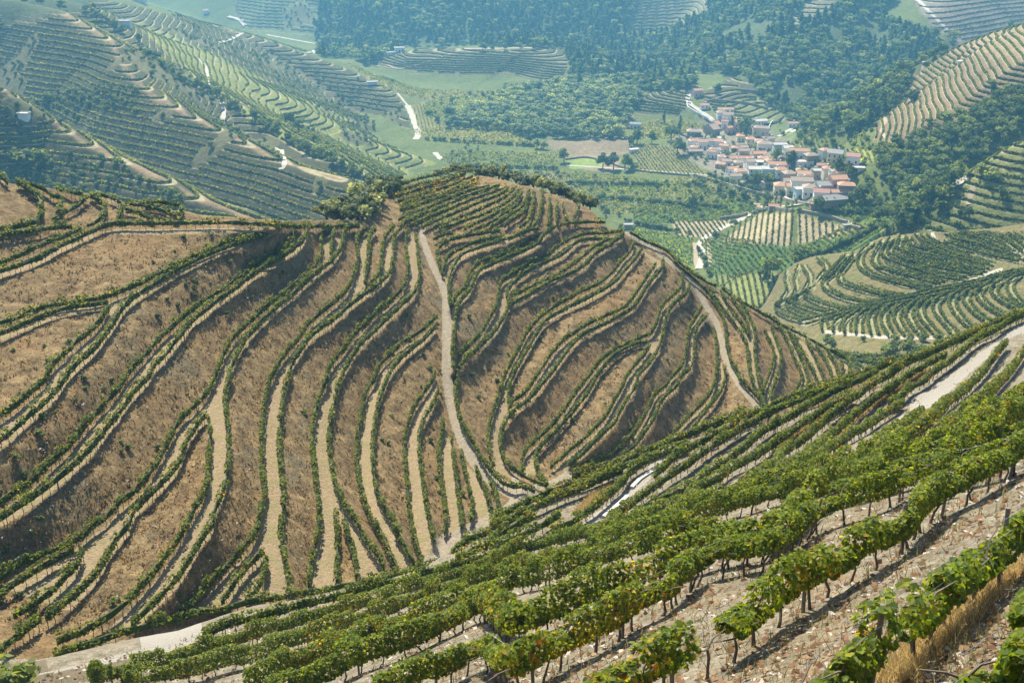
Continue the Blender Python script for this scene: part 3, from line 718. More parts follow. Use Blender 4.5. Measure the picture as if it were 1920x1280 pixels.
def hill_material(name, banks, paths, tracks, fine=1.0, golden=None):
    """dry grass banks, pale terrace floors and dusty tracks, told apart by mesh attributes"""
    m, nt, b = new_mat(name)
    co = nt.nodes.new('ShaderNodeTexCoord').outputs['Object']
    big = noise_node(nt, co, 0.10 * fine, 5); mid_ = noise_node(nt, co, 0.55 * fine, 6, 0.7); fin = noise_node(nt, co, 3.2 * fine, 5, 0.75); vf = noise_node(nt, co, 11 * fine, 3, 0.7)
    g = ramp_node(nt, mid_, [(0.30, banks[0]), (0.44, banks[1]), (0.55, banks[2]), (0.70, banks[3])])
    g = mix_node(nt, step_node(nt, big, 0.50, 0.66), g, mix_node(nt, 0.6, g, banks[4]))
    g = mix_node(nt, step_node(nt, big, 0.46, 0.34), g, mix_node(nt, 0.7, g, banks[5]))
    sp = ramp_node(nt, fin, [(0.30, (0.35, 0.33, 0.3)), (0.5, (0.95, 0.95, 0.95)), (0.7, (1.5, 1.5, 1.45))])
    g = mix_node(nt, 0.85, g, sp, 'MULTIPLY')
    p = ramp_node(nt, fin, [(0.3, paths[0]), (0.5, paths[1]), (0.7, paths[2])])
    p = mix_node(nt, step_node(nt, mid_, 0.46, 0.62), p, paths[3])
    t = ramp_node(nt, fin, [(0.3, tracks[0]), (0.55, tracks[1]), (0.72, tracks[2])])
    jit = math_node(nt, 'MULTIPLY', math_node(nt, 'SUBTRACT', fin, 0.5), 0.9)
    pm = step_node(nt, math_node(nt, 'ADD', attr(nt, 'path'), jit), 0.4, 0.62)
    tm = step_node(nt, math_node(nt, 'ADD', attr(nt, 'track'), jit), 0.4, 0.62)
    c = mix_node(nt, pm, g, p)
    if golden:
        gm = step_node(nt, math_node(nt, 'ADD', attr(nt, 'golden'), jit), 0.35, 0.65)
        c = mix_node(nt, gm, c, ramp_node(nt, vf, [(0.3, golden[0]), (0.6, golden[1])]))
    c = mix_node(nt, tm, c, t)
    # pale bits of schist lying about
    vo = N(nt, 'ShaderNodeTexVoronoi', Scale=2.6 * fine); nt.links.new(co, vo.inputs['Vector'])
    st = math_node(nt, 'MULTIPLY', step_node(nt, vo.outputs['Distance'], 0.22, 0.10), step_node(nt, vf, 0.5, 0.6))
    c = mix_node(nt, math_node(nt, 'MULTIPLY', st, 0.55), c, (0.46, 0.42, 0.36))
    nt.links.new(c, b.inputs['Base Color']); b.inputs['Roughness'].default_value = 0.95; b.inputs['Specular IOR Level'].default_value = 0.1
    h = math_node(nt, 'ADD', math_node(nt, 'MULTIPLY', fin, 0.7), math_node(nt, 'MULTIPLY', vf, 0.35))
    h = math_node(nt, 'ADD', h, mid_)
    bump(nt, b, h, 0.55 / fine, 0.75)
    return m
MAT_HILL = hill_material("dry_grass_bank", [(.074, .056, .030), (.168, .118, .060), (.248, .176, .088), (.328, .242, .122), (.235, .150, .070), (.155, .136, .088)],
                         [(.215, .16, .09), (.305, .232, .142), (.40, .322, .215), (.26, .225, .115)], [(.235, .195, .14), (.32, .275, .205), (.40, .35, .27)])
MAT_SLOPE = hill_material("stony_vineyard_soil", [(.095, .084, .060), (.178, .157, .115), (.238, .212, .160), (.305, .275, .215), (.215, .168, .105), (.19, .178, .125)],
                          [(.10, .08, .055), (.145, .12, .085), (.20, .17, .12), (.125, .11, .065)], [(.24, .225, .195), (.31, .29, .255), (.38, .36, .32)], 2.4, ((.26, .165, .07), (.42, .29, .14)))  # path tones here: dirt darkened to stand for shade of the rows
MAT_EAST = hill_material("dry_terrace_bank", [(.085, .080, .035), (.15, .135, .058), (.20, .17, .075), (.245, .21, .10), (.19, .15, .058), (.125, .15, .05)],
                         [(.23, .21, .11), (.29, .265, .15), (.36, .33, .21), (.19, .22, .08)], [(.36, .33, .26), (.44, .40, .33), (.52, .47, .39)], .8)

# ------------------------------------------------------------------ ground meshes
def smooth_mask(m, n=1):
    m = m.astype(float)
    for _ in range(n):
        p = np.pad(m, 1, mode='edge')
        m = 0.5 * m + 0.125 * (p[:-2, 1:-1] + p[2:, 1:-1] + p[1:-1, :-2] + p[1:-1, 2:])
    return m
def sheet_mesh(name, mat, uu, top, bottom, depth, masks, nrow, skirt=((1.5, -.5), (5, -3), (14, -12), (40, -40)), rough=0.0, rough_mask=None, bottom_drop=True):
    """one hillside: columns over uu from its skyline down to its foot; behind the skyline the ground falls away"""
    tv = np.interp(uu, top[:, 0], top[:, 1]); bv = bottom(uu)
    q = np.linspace(0, 1, nrow)[:, None]
    V_ = tv + (bv - tv) * q; U_ = np.broadcast_to(uu, V_.shape)
    S = depth(U_, V_); X = ray(U_, V_) * S[..., None]
    if rough:
        amp = rough if rough_mask is None else rough * rough_mask(U_, V_)
        X[..., 2] += amp * (fbm(X[..., 0] / 1.3, X[..., 1] / 1.3, 3) + 0.6 * fbm(X[..., 0] / 5, X[..., 1] / 5, 2))
    back = []
    hd = X[0, :, :2] / np.linalg.norm(X[0, :, :2], axis=-1, keepdims=True)
    for dist, dz in reversed(skirt):
        B = X[0].copy(); B[:, :2] += hd * dist; B[:, 2] += dz; back.append(B)
    Xa = np.concatenate([np.array(back), X], 0)
    nb = len(back)
    at_ = {}
    for k, f in masks.items():
        a = f(U_, V_); at_[k] = np.concatenate([np.repeat(a[:1], nb, 0), a], 0).ravel()
    me = mesh_np(name, Xa.reshape(-1, 3), grid_faces(*Xa.shape[:2])[:, ::-1], [mat], smooth=True, attrs=at_)
    return tag(link(name, me), kind="structure")
hp = smooth_mask(path_mask, 1); htk = smooth_mask(track_mask | junction, 2) * (1 - .52 * rut)
calm = np.clip(1 - smooth_mask(hard, 3), 0, 1)
uu = np.arange(-66, 1719, 3.0)
o = sheet_mesh("hillside", MAT_HILL, uu, HILL_TOP, lambda u: np.interp(u, [-80, 0, 400, 850, 1100, 1500, 1720], [1288, 1288, 1260, 1130, 990, 870, 800]),
               lambda u, v: bilin(hs, u, v), dict(path=lambda u, v: bilin(hp, u, v), track=lambda u, v: bilin(htk, u, v)), 240,
               rough=0.55, rough_mask=lambda u, v: bilin(calm, u, v) * 0.9 + 0.05)
PALE = [trace("o 770,548 900,440 1000,370 1100,300 1200,205 1344,95 n 150,600 300,515 370,500 200,640 180,700 60,820 -30,890 o 1100,345 1000,445 900,532"),
        trace("m 1040,1250 1300,990 1500,840 1700,700 p 200,840 400,740 600,600 760,480 900,380 1010,270 1165,190 1165,290 1030,330 880,480 690,640 520,800 420,896 m 1740,760 1500,940 1300,1090 1120,1250")]
PALE.append(trace("i 250,1222 1000,1035 1300,960 1530,908 1500,965 1250,1050 1000,1095 700,1150"))
SHADED_EARTH = trace('i -300,1060 -40,1080 420,1195 600,1150 1000,1075 1250,1040 1000,1150 700,1250 500,1310 -300,1310')  # dirt at the lower left, with the vine rows' shade put into its colour
PALE_MASK = lambda u, v: np.clip(sum(np.clip(1.2 - 0.0 * u, 0, 1) * in_poly(p, u, v) for p in PALE), 0, 1).astype(float)
GOLD = [trace("m 1920,195 1500,430 1250,600 1000,800 800,950 560,1180 640,1180 900,960 1150,740 1450,560 1920,290"), trace("m 720,690 350,940 60,1240 160,1200 450,940 740,740"),
        trace("l 820,1290 1050,1030 1300,800 1500,640 1800,430 1930,330 1930,470 1650,720 1500,890 1200,1130 1080,1290"), trace("o 700,470 850,330 1000,230 1040,190 1020,240 900,330 760,450")]
GOLD_MASK = lambda u, v: np.clip(sum(in_poly(p, u, v).astype(float) for p in GOLD), 0, 1)
uu = np.arange(-72, 2002, 5.0)
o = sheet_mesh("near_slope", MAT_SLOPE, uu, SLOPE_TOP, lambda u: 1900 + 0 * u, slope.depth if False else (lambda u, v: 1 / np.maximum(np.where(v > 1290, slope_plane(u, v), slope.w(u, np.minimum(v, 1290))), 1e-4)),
               dict(path=lambda u, v: in_poly(SHADED_EARTH, u, v).astype(float), track=PALE_MASK, golden=GOLD_MASK), 260, skirt=((1.0, -.25), (3, -1.5), (9, -6), (25, -20), (60, -50)), rough=0.16)
EB = {k: base_line(resample(P_, 6.0), east, 1.0) for k, P_ in ET.items()}
def east_path(u, v):
    d = np.full(u.shape, 99.0)
    for k, L in EB.items():
        box = (u > L[:, 0].min() - 8) & (u < L[:, 0].max() + 8) & (v > L[:, 1].min() - 8) & (v < L[:, 1].max() + 8)
        if box.any(): d[box] = np.minimum(d[box], dist_line(L[::2] if len(L) > 4 else L, u[box], v[box]))
    return np.clip((6.5 - d) / 3.0, 0, 1)
uu = np.arange(1396, 1990, 3.0)
E_TRACK = [trace("d 1690,150 1780,220 1850,280 1940,360"), trace("d 430,885 800,925 1100,935 1330,925"), trace("d 1230,140 1250,190 1300,250"), trace("d 1200,590 1000,640 700,700 450,770 260,830"), trace("d 1750,420 1500,510 1250,590")]
def east_track(u, v):
    d = np.full(u.shape, 99.0)
    for L in E_TRACK: d = np.minimum(d, dist_line(L, u, v))
    return np.clip((4.5 - d) / 2.5, 0, 1)
o = sheet_mesh("east_hillside", MAT_EAST, uu, EAST_TOP, lambda u: 745 + 0 * u, east.depth, dict(path=east_path, track=east_track), 120, rough=0.8, skirt=((2, -.6), (8, -5), (30, -28), (80, -80)))

# the valley and far hills
m, nt, b = new_mat("valley_ground")
co = nt.nodes.new('ShaderNodeTexCoord').outputs['Object']
c = attr(nt, 'col', 'Color')
n1 = noise_node(nt, co, 0.03, 5); n2 = noise_node(nt, co, 0.35, 5, .7)
k = attr(nt, 'k'); fk = math_node(nt, 'FRACT', k)
tm = attr(nt, 'terr')
pathm = math_node(nt, 'MULTIPLY', math_node(nt, 'MULTIPLY', step_node(nt, fk, 0.05, 0.10), step_node(nt, fk, 0.30, 0.25)), tm)
pathm = math_node(nt, 'MULTIPLY', pathm, step_node(nt, n1, 0.30, 0.45))
c = mix_node(nt, math_node(nt, 'MULTIPLY', pathm, 0.85), c, (.31, .275, .17))
sm = attr(nt, 'stripe')
st = math_node(nt, 'MULTIPLY', step_node(nt, math_node(nt, 'ABSOLUTE', math_node(nt, 'SUBTRACT', fk, 0.5)), 0.22, 0.30), sm)
c = mix_node(nt, st, c, mix_node(nt, 0.6, c, (.045, .085, .022)))
c = mix_node(nt, 0.75, c, ramp_node(nt, n2, [(0.3, (.55, .55, .5)), (0.5, (1, 1, 1)), (0.7, (1.4, 1.4, 1.3))]), 'MULTIPLY')
c = mix_node(nt, 0.6, c, ramp_node(nt, n1, [(0.35, (.7, .72, .65)), (0.65, (1.25, 1.2, 1.15))]), 'MULTIPLY')
nt.links.new(c, b.inputs['Base Color']); b.inputs['Roughness'].default_value = 0.95; b.inputs['Specular IOR Level'].default_value = 0.1
bump(nt, b, n2, 1.2, 0.6)
MAT_VALLEY = m

# ground cover by outline: colour, and for planted fields the direction and pitch of the rows
col = np.empty(FX.shape + (3,)); col[:] = (.105, .128, .036)
stripe = np.zeros(FX.shape); KK = FK.copy()
def paint(poly, rgb, rows=None, only=None):
    mk = in_poly(P(poly), FU, FV)
    if only is not None: mk &= only
    col[mk] = rgb
    if rows is not None:
        (u0, v0), (u1, v1), pitch = rows
        a, b_ = at(u0, v0), at(u1, v1); t = np.array([b_[0] - a[0], b_[1] - a[1]]); t /= np.linalg.norm(t); nx, ny = -t[1], t[0]
        KK[mk] = ((FX[mk] - a[0]) * nx + (FY[mk] - a[1]) * ny) / pitch; stripe[mk] = 1
    else:
        stripe[mk] = 0
bankc = np.array([.075, .072, .034])
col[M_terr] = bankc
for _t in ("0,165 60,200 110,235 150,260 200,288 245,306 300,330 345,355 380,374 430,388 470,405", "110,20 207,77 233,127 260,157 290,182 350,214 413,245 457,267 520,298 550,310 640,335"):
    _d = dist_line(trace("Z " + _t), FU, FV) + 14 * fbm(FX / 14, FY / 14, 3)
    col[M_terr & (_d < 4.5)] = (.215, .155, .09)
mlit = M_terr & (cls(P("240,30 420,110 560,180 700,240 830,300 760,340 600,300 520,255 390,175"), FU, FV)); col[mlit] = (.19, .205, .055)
mr = M_terr & cls([TERR_RIGHT], FU, FV); col[mr] = (.185, .135, .082)
mr2 = M_terr & cls([TERR_RIGHT2], FU, FV); col[mr2] = (.16, .17, .06)
col[M_terr & cls(FAR_T, FU, FV)] = (.15, .14, .085); col[M_terr & cls(FAR_T[3:], FU, FV)] = (.20, .165, .14); col[M_terr & cls(FAR_T[:1], FU, FV)] = (.12, .14, .07)
col[M_forest] = (.075, .095, .040); col[WILD] = (.11, .108, .05); col[WILD & (FU > 1640)] = (.18, .145, .085)
paint("1100,260 1110,262 1165,300 1150,325 1090,318 1060,270", (.22, .17, .115))                    # bare reeds by the wood
paint("1020,265 1180,255 1190,290 1050,292", (.20, .155, .10))
paint("1150,230 1195,195 1180,240 1160,250", (.24, .18, .10))
paint("1060,300 1130,294 1130,312 1070,318", (.20, .26, .07))
paint("800,190 930,178 955,208 830,232 790,215", (.16, .175, .06), ((800, 215), (950, 195), 3.0))
paint("845,282 1050,288 1040,315 850,312 825,300", (.16, .165, .065), ((850, 300), (1030, 300), 2.6))
for _q in ('640,112 720,170 800,188 960,176 940,172 790,168 720,150', '770,200 800,190 790,215 835,235 800,250 784,240', '880,320 1060,320 1090,360 1110,395 1000,350 900,335', '1240,335 1330,330 1420,370 1400,385 1370,372 1290,345', '930,230 1060,300 1000,275 800,262 770,245', '1180,270 1260,275 1330,330 1200,325', '1230,225 1340,235 1250,262 1180,262 1190,240'):
    paint(_q, (.185, .17, .075))
paint("1060,322 1300,345 1370,372 1360,396 1130,402 1090,360", (.17, .17, .065), ((1130, 380), (1360, 385), 2.8))
paint("1120,345 1240,335 1290,352 1130,362", (.15, .20, .06), ((1130, 352), (1280, 350), 2.4))
paint("1180,390 1400,372 1420,392 1370,412 1190,420", (.10, .165, .04), ((1190, 408), (1370, 398), 2.4))
paint("1180,425 1300,445 1300,520 1230,470", (.150, .215, .04), ((1200, 440), (1300, 500), 2.2))
paint("1310,448 1480,462 1600,440 1640,430 1690,445 1480,505 1330,515 1318,470", (.085, .150, .036), ((1330, 465), (1450, 505), 2.4))
paint("1560,385 1700,378 1720,410 1640,425 1580,400", (.10, .165, .04), ((1570, 395), (1700, 395), 2.2))
paint("1490,240 1590,300 1560,305 1500,290", (.17, .19, .075), ((1520, 255), (1535, 300), 2.2))
paint("1590,278 1640,278 1650,305 1600,305", (.22, .24, .07), ((1600, 280), (1610, 303), 2.4))
for poly, rw in ((FIELD_A, ((1420, 402), (1412, 458), 2.6)), (FIELD_B, ((1510, 402), (1512, 456), 2.6)), (FIELD_D, ((1300, 418), (1318, 443), 2.6))):
    mk = in_poly(poly, FU, FV); col[mk] = (.33, .275, .175)
mk = in_poly(FIELD_C, FU, FV); col[mk] = (.20, .22, .075)
paint("1300,215 1330,195 1420,178 1478,215 1480,262 1330,250 1310,240", (.15, .165, .07))
paint("1270,240 1330,225 1390,225 1440,245 1480,255 1500,300 1600,320 1610,372 1540,385 1460,368 1350,330 1290,300 1255,270", (.19, .17, .13))   # village ground
paint("1455,238 1480,232 1500,236 1485,262 1450,258", (.13, .165, .06))
paint("1800,80 1960,30 1960,90 1860,110", (.24, .18, .11), only=M_terr)
ROADS = []
def road_px(txt, w, rgb=None, name="road"):
    ROADS.append((trace("Z " + txt), w, rgb, name))
road_px("1310,505 1318,480 1312,458 1330,440 1370,420 1420,398 1440,392", 4.0)
road_px("1302,455 1306,500", 2.6, None, "path"); road_px("1328,455 1332,500", 2.2, None, "path")
road_px("1440,392 1520,382 1600,372", 2.5); road_px("1060,310 1180,318 1300,326 1330,330", 2.5); road_px("1440,392 1400,378", 2.4, None, "path")
road_px("764,198 772,215 778,232 784,248 780,262", 5.0); road_px("815,286 828,300", 4.0); road_px("745,175 764,198", 2)
road_px("372,112 386,128 390,160", 2.6); road_px("415,190 420,210 417,232", 2.6); road_px("440,62 452,64 430,76 412,80", 3.2)
road_px("515,278 530,290 532,315 518,320", 2.4); road_px("428,32 448,38 460,50", 5.0); road_px("500,66 590,82", 3.5); road_px("575,100 612,92", 3.5)
road_px("1294,170 1290,190 1310,207 1335,225 1345,250 1360,272", 4); road_px("1460,256 1490,238", 3.0); road_px("1720,0 1750,30 1778,58", 4.0)
road_px("1655,205 1660,230 1652,245 1662,262", 1.8, None, "path"); road_px("1820,108 1850,85 1900,62", 2.5, None, "path"); road_px("725,122 760,128 860,96", 2.5, None, "path"); road_px("870,92 1010,90", 7.0, None, "path")
road_px("1732,110 1728,135", 1.6, None, "path"); road_px("1840,230 1790,330 1815,340", 2.5); road_px("1825,350 1815,385", 2.5, None, "path")
for it in range(1):
    for c_ in range(3): col[..., c_] = smooth_mask(col[..., c_], 1)
terr = smooth_mask(M_terr, 1)
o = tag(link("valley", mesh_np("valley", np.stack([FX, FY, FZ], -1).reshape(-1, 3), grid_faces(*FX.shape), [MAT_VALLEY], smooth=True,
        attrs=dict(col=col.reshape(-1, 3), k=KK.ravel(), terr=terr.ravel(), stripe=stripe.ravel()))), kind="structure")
# the lower ground between the near slopes, hidden for the most part
base = np.array([[-900, -250, -110], [900, -250, -110], [1500, 300, -215], [-1500, 300, -215]], float)

MAT_ROAD = plain("pale_dusty_road", (.40, .37, .31), .95, .18, .6)
MAT_EARTH = plain("bare_earth_track", (.32, .25, .17), .95, .2, .6)
def drape(L, width, lift=0.12, step=2.0):
    """ribbon of the given width in metres over the far terrain, along a line given in the photograph"""
    X = resample(np.array([at(u, v) for u, v in resample(L, 6.0)]), step)
    t = np.gradient(X[:, :2], axis=0); t /= np.linalg.norm(t, axis=1, keepdims=True) + 1e-9
    rows = []
    for k in (-1, -.33, .33, 1):
        w = width * .5 * (1 + .12 * np.sin(np.arange(len(X)) * .9 + k))
        p = X.copy(); p[:, 0] -= t[:, 1] * w * k; p[:, 1] += t[:, 0] * w * k
        rows.append(p)
    R = np.stack(rows, 1)
    zz = np.array([[ground_z(q[0], q[1]) for q in r] for r in R])
    R[..., 2] = np.maximum(zz.max(1, keepdims=True) * .6 + zz * .4, zz) + lift
    return R
for L, w, rgb, nm in ROADS:
    R = drape(L, w)
    tag(link(nm, mesh_np(nm, R.reshape(-1, 3), grid_faces(*R.shape[:2]), [MAT_EARTH if nm == "path" else MAT_ROAD], smooth=True)), kind="structure")
# ------------------------------------------------------------------ vines
def leaf_material(name, trans=0.35, rough=0.5, tint=(2.5, 2.2, 0.5)):
    m, nt, b = new_mat(name)
    c = attr(nt, 'leaf', 'Color')
    nt.links.new(c, b.inputs['Base Color']); b.inputs['Roughness'].default_value = rough
    b.inputs['Specular IOR Level'].default_value = 0.18
    t = nt.nodes.new('ShaderNodeBsdfTranslucent')
    tc = mix_node(nt, 1.0, c, tint, 'MULTIPLY')
    nt.links.new(tc, t.inputs['Color'])
    mx = nt.nodes.new('ShaderNodeMixShader'); mx.inputs[0].default_value = trans
    nt.links.new(b.outputs[0], mx.inputs[1]); nt.links.new(t.outputs[0], mx.inputs[2])
    nt.links.new(mx.outputs[0], nt.nodes['Material Output'].inputs['Surface'])
    return m
MAT_LEAF = leaf_material("vine_leaves", 0.48, 0.6)
MAT_TREE = leaf_material("tree_leaves", 0.38, 0.65, (2.0, 1.9, .9))
MAT_DRY = leaf_material("dry_blades", 0.4, 0.9, (1.25, 1.15, .85))
MAT_TRUNK = plain("vine_bark", (.125, .098, .075), .9, .35, 9)
MAT_POST = plain("grey_wooden_post", (.20, .165, .13), .85, .3, 5)
MAT_WIRE = plain("trellis_wire", (.35, .35, .36), .45, .1, 3)

GREEN = np.array([(.090, .122, .012), (.118, .152, .016), (.060, .090, .012), (.145, .165, .020), (.095, .125, .018)])
NEARG = np.array([(.115, .165, .012), (.160, .200, .015), (.068, .110, .014), (.200, .215, .020), (.122, .165, .020), (.075, .120, .024)])
AUTUMN = np.array([(.26, .22, .025), (.34, .24, .025), (.30, .13, .022), (.22, .07, .02)])
def hedge(B, rg, dens, size, width=0.34, h0=0.55, h1=1.55, pal=GREEN, autumn=0.0, lump=0.35, folded=False, core=True, gap=0.03):
    """leaf blades along the ground line B (n,3), about `dens` per metre, filling a trellised row; returns verts, quads, colours"""
    seg = np.linalg.norm(np.diff(B, axis=0), axis=1); L = np.r_[0, np.cumsum(seg)]
    n = max(8, int(L[-1] * dens))
    s = rg.random(n) * L[-1]
    ph = rg.random() * 100
    # each vine is a little fuller or thinner, higher or lower than the next
    vi = np.floor(s / 1.1).astype(int)
    r1 = _lat[(vi + int(ph * 7)) & 255, int(ph) & 255]; r2 = _lat[(vi + 91 + int(ph * 3)) & 255, (int(ph) + 40) & 255]; r3 = _lat[(vi + 17) & 255, (int(ph) + 90) & 255]
    keep = ~((r3 < gap) | ((r3 < gap + .12) & (rg.random(n) < .5)))
    s, r1, r2 = s[keep], r1[keep], r2[keep]; n = len(s)
    x, y, z = (np.interp(s, L, B[:, k]) for k in range(3))
    tx = np.interp(s, L, np.gradient(B[:, 0], L + 1e-6 * np.arange(len(L)))); ty = np.interp(s, L, np.gradient(B[:, 1], L + 1e-6 * np.arange(len(L))))
    tl = np.hypot(tx, ty) + 1e-9; nx, ny = -ty / tl, tx / tl
    top = h1 * (1 - lump * 0.5 + lump * r1); bot = h0 * (0.75 + 0.5 * r2)
    a = rg.random(n) * 2 * math.pi; rr = np.sqrt(rg.random(n)) * 0.5 + 0.5
    off = np.cos(a) * rr * width * (0.75 + 0.6 * r2); hh = (top + bot) / 2 + np.sin(a) * rr * (top - bot) / 2 * (0.9 + 0.25 * rg.random(n))
    cx, cy, cz = x + nx * off, y + ny * off, z + hh
    C_ = np.stack([cx, cy, cz], -1)
    # outward facing, tumbled
    nv = np.stack([nx * np.cos(a) * 1.0, ny * np.cos(a) * 1.0, np.sin(a) * 0.7 + 0.75], -1) + rg.normal(0, .55, (n, 3))
    nv /= np.linalg.norm(nv, axis=1, keepdims=True)
    t1 = np.cross(nv, rg.normal(0, 1, (n, 3))); t1 /= np.linalg.norm(t1, axis=1, keepdims=True) + 1e-9
    t2 = np.cross(nv, t1)
    sz = size * (0.65 + 0.7 * rg.random(n))[:, None]
    ci = pal[rg.integers(0, len(pal), n)] * (0.7 + 0.6 * rg.random(n))[:, None]
    if autumn > 0:
        cl = vnoise(s / 2.2 + ph, 0 * s + ph)
        pa = autumn * (0.2 + 1.8 * np.clip(1.15 - (hh - bot) / (top - bot + .01), 0, 1)) * (0.25 + 3.2 * (cl > .62))
        am = rg.random(n) < pa
        ci[am] = AUTUMN[np.minimum(rg.integers(0, 4, am.sum()), rg.integers(0, 4, am.sum()))] * (0.7 + 0.6 * rg.random(am.sum()))[:, None]
    if folded:
        pts = [C_ - t2 * sz * .62, C_ + t2 * sz * .72 - nv * sz * .10, C_ - t1 * sz * .62 - t2 * sz * .28 + nv * sz * .16, C_ - t1 * sz * .48 + t2 * sz * .42 + nv * sz * .10,
               C_ + t1 * sz * .62 - t2 * sz * .28 + nv * sz * .16, C_ + t1 * sz * .48 + t2 * sz * .42 + nv * sz * .10]
        V = np.stack(pts, 1).reshape(-1, 3); k = np.arange(n)[:, None] * 6
        F = np.concatenate([k + np.array([[0, 1, 3, 2]]), k + np.array([[0, 4, 5, 1]])])
        Cc = np.repeat(ci, 6, 0)
    else:
        pts = [C_ - t1 * sz * .5 - t2 * sz * .35, C_ + t1 * sz * .4 - t2 * sz * .5, C_ + t1 * sz * .5 + t2 * sz * .4, C_ - t1 * sz * .35 + t2 * sz * .5]
        V = np.stack(pts, 1).reshape(-1, 3); F = np.arange(n * 4).reshape(-1, 4); Cc = np.repeat(ci, 4, 0)
    if core:
        m = max(2, int(L[-1] / 0.9)); sc = np.linspace(0, L[-1], m)
        bx, by, bz = (np.interp(sc, L, B[:, k]) for k in range(3))
        ex, ey = np.interp(sc, s[np.argsort(s)], nx[np.argsort(s)]), np.interp(sc, s[np.argsort(s)], ny[np.argsort(s)])
        hw = width * .40 * (.5 + .6 * rg.random(m)); ht = h1 * (0.62 + .2 * rg.random(m)); hb = h0 * (1.05 + .25 * rg.random(m))
        ring = [np.stack([bx - ex * hw, by - ey * hw, bz + hb], -1), np.stack([bx + ex * hw, by + ey * hw, bz + hb], -1), np.stack([bx + ex * hw * .8, by + ey * hw * .8, bz + ht], -1), np.stack([bx - ex * hw * .8, by - ey * hw * .8, bz + ht], -1)]
        R = np.stack(ring, 1).reshape(-1, 3); k = len(V) + np.arange(m - 1)[:, None] * 4
        Fc = np.concatenate([k + np.array([[i, (i + 1) % 4, 4 + (i + 1) % 4, 4 + i]]) for i in range(4)])
        V = np.vstack([V, R]); F = np.vstack([F, Fc]); Cc = np.vstack([Cc, np.tile(pal[2] * .8, (len(R), 1))])
    return V, F, Cc
def line3(P3, step):
    return resample(P3, step)
TRUNKS = []
def trunk_mesh(i, h=0.85, r=.035, n=5):
    rr_ = random.Random(i); mb = MB()
    pts = [(0, 0, -.08)]; x = y = 0.0
    for k in range(1, 5):
        x += rr_.uniform(-.09, .09); y += rr_.uniform(-.09, .09); pts.append((x, y, h * k / 4))
    mb.tube(pts, [r * 1.3, r, r * .85, r * .9, r * .7], n)
    mb.tube([pts[-1], (x + .22, y + .05, h + .16), (x + .5, y, h + .2)], [r * .6, r * .45, r * .25], 4)
    mb.tube([pts[-1], (x - .2, y - .04, h + .14), (x - .5, y, h + .22)], [r * .6, r * .45, r * .25], 4)
    return mb.mesh("trunk", MAT_TRUNK)
def post_mesh(h=1.65, r=.05):
    mb = MB(); mb.tube([(0, 0, -.2), (.01, 0, h * .5), (.015, .01, h)], [r, r * .95, r * .85], 7)
    return mb.mesh("post", MAT_POST)
ROWS = []      # (root, foliage object)
def stick_mesh(name, pts, h, r, mat, jit=0.1, sides=3, rg=rng):
    """many thin upright sticks as one mesh (vine trunks or stakes of a far row)"""
    pts = np.asarray(pts); n = len(pts)
    a = np.arange(sides) * 2 * math.pi / sides
    ring = np.stack([np.cos(a), np.sin(a), 0 * a], -1)
    mid_o = np.c_[rg.normal(0, jit, (n, 2)), np.zeros(n)]
    lv = [(-.15, 1.2, 0), (h * .5, .9, 1), (h, .7, .4)]
    V = np.stack([pts[:, None, :] + ring[None] * r * k + mid_o[:, None, :] * q + np.array([0, 0, z]) for z, k, q in lv], 1)   # n,3,sides,3
    V = V.reshape(-1, 3)
    base_i = np.arange(n)[:, None] * 3 * sides; F = []
    for l in range(2):
        for i in range(sides):
            j = (i + 1) % sides
            F.append(base_i + np.array([[l * sides + i, l * sides + j, (l + 1) * sides + j, (l + 1) * sides + i]]))
    return mesh_np(name, V, np.concatenate(F), [mat])
def along(B, step, jitter=0.0, rg=rng):
    seg = np.linalg.norm(np.diff(B, axis=0), axis=1); L = np.r_[0, np.cumsum(seg)]
    s = np.arange(step * .3, L[-1], step); s = np.clip(s + rg.normal(0, jitter, len(s)), 0, L[-1])
    return np.stack([np.interp(s, L, B[:, k]) for k in range(3)], -1)
def vine_row(B, label, group, rg, dens=26, size=.22, pal=GREEN, autumn=.01, detail=1, name="vine_row", **kw):
    o0 = B[len(B) // 2].copy()
    root = tag(link(name, None, loc=o0), label, "vine row", group)
    V, F, Cc = hedge(B - o0, rg, dens, size, pal=pal, autumn=autumn, **kw)
    fo = link("foliage", mesh_np("foliage", V, F, [MAT_LEAF], attrs=dict(leaf=Cc)), root)
    if detail == 1:      # distant: trunks and stakes joined
        tag(link("trunk", stick_mesh("trunk", along(B - o0, 1.1, .15, rg), .8, .035, MAT_TRUNK, .08, 3, rg), root), kind="stuff")
        for p in along(B - o0, 6.5, .2, rg):
            link("post", POST, root, p)
    if detail >= 2:
        for p in along(B - o0, 1.15 if detail == 2 else 1.05, .18, rg):
            t = link("trunk", TRUNKS[rg.integers(0, len(TRUNKS))], root, p)
            d = B[-1] - B[0]; t.rotation_euler = (rg.normal(0, .12), rg.normal(0, .12), math.atan2(d[1], d[0]) + rg.normal(0, .3))
            k = rg.uniform(.85, 1.15); t.scale = (k, k, k)
        for p in along(B - o0, 5.2 if detail == 2 else 4.6, .3, rg):
            t = link("post", POST if detail == 2 else POST_NEAR, root, p); t.rotation_euler = (rg.normal(0, .05), rg.normal(0, .05), rg.uniform(0, 6))
    if detail == 3:
        mb = MB(); Q = resample(B - o0, 2.3)
        for hgt in (.72, 1.15, 1.5):
            mb.tube([(p[0], p[1], p[2] + hgt) for p in Q], .004, 3)
        mb.build("wire", MAT_WIRE, root)
    return root
TRUNKS = [trunk_mesh(i) for i in range(7)]
POST = post_mesh(1.6, .04); POST_NEAR = post_mesh(1.46, .044)

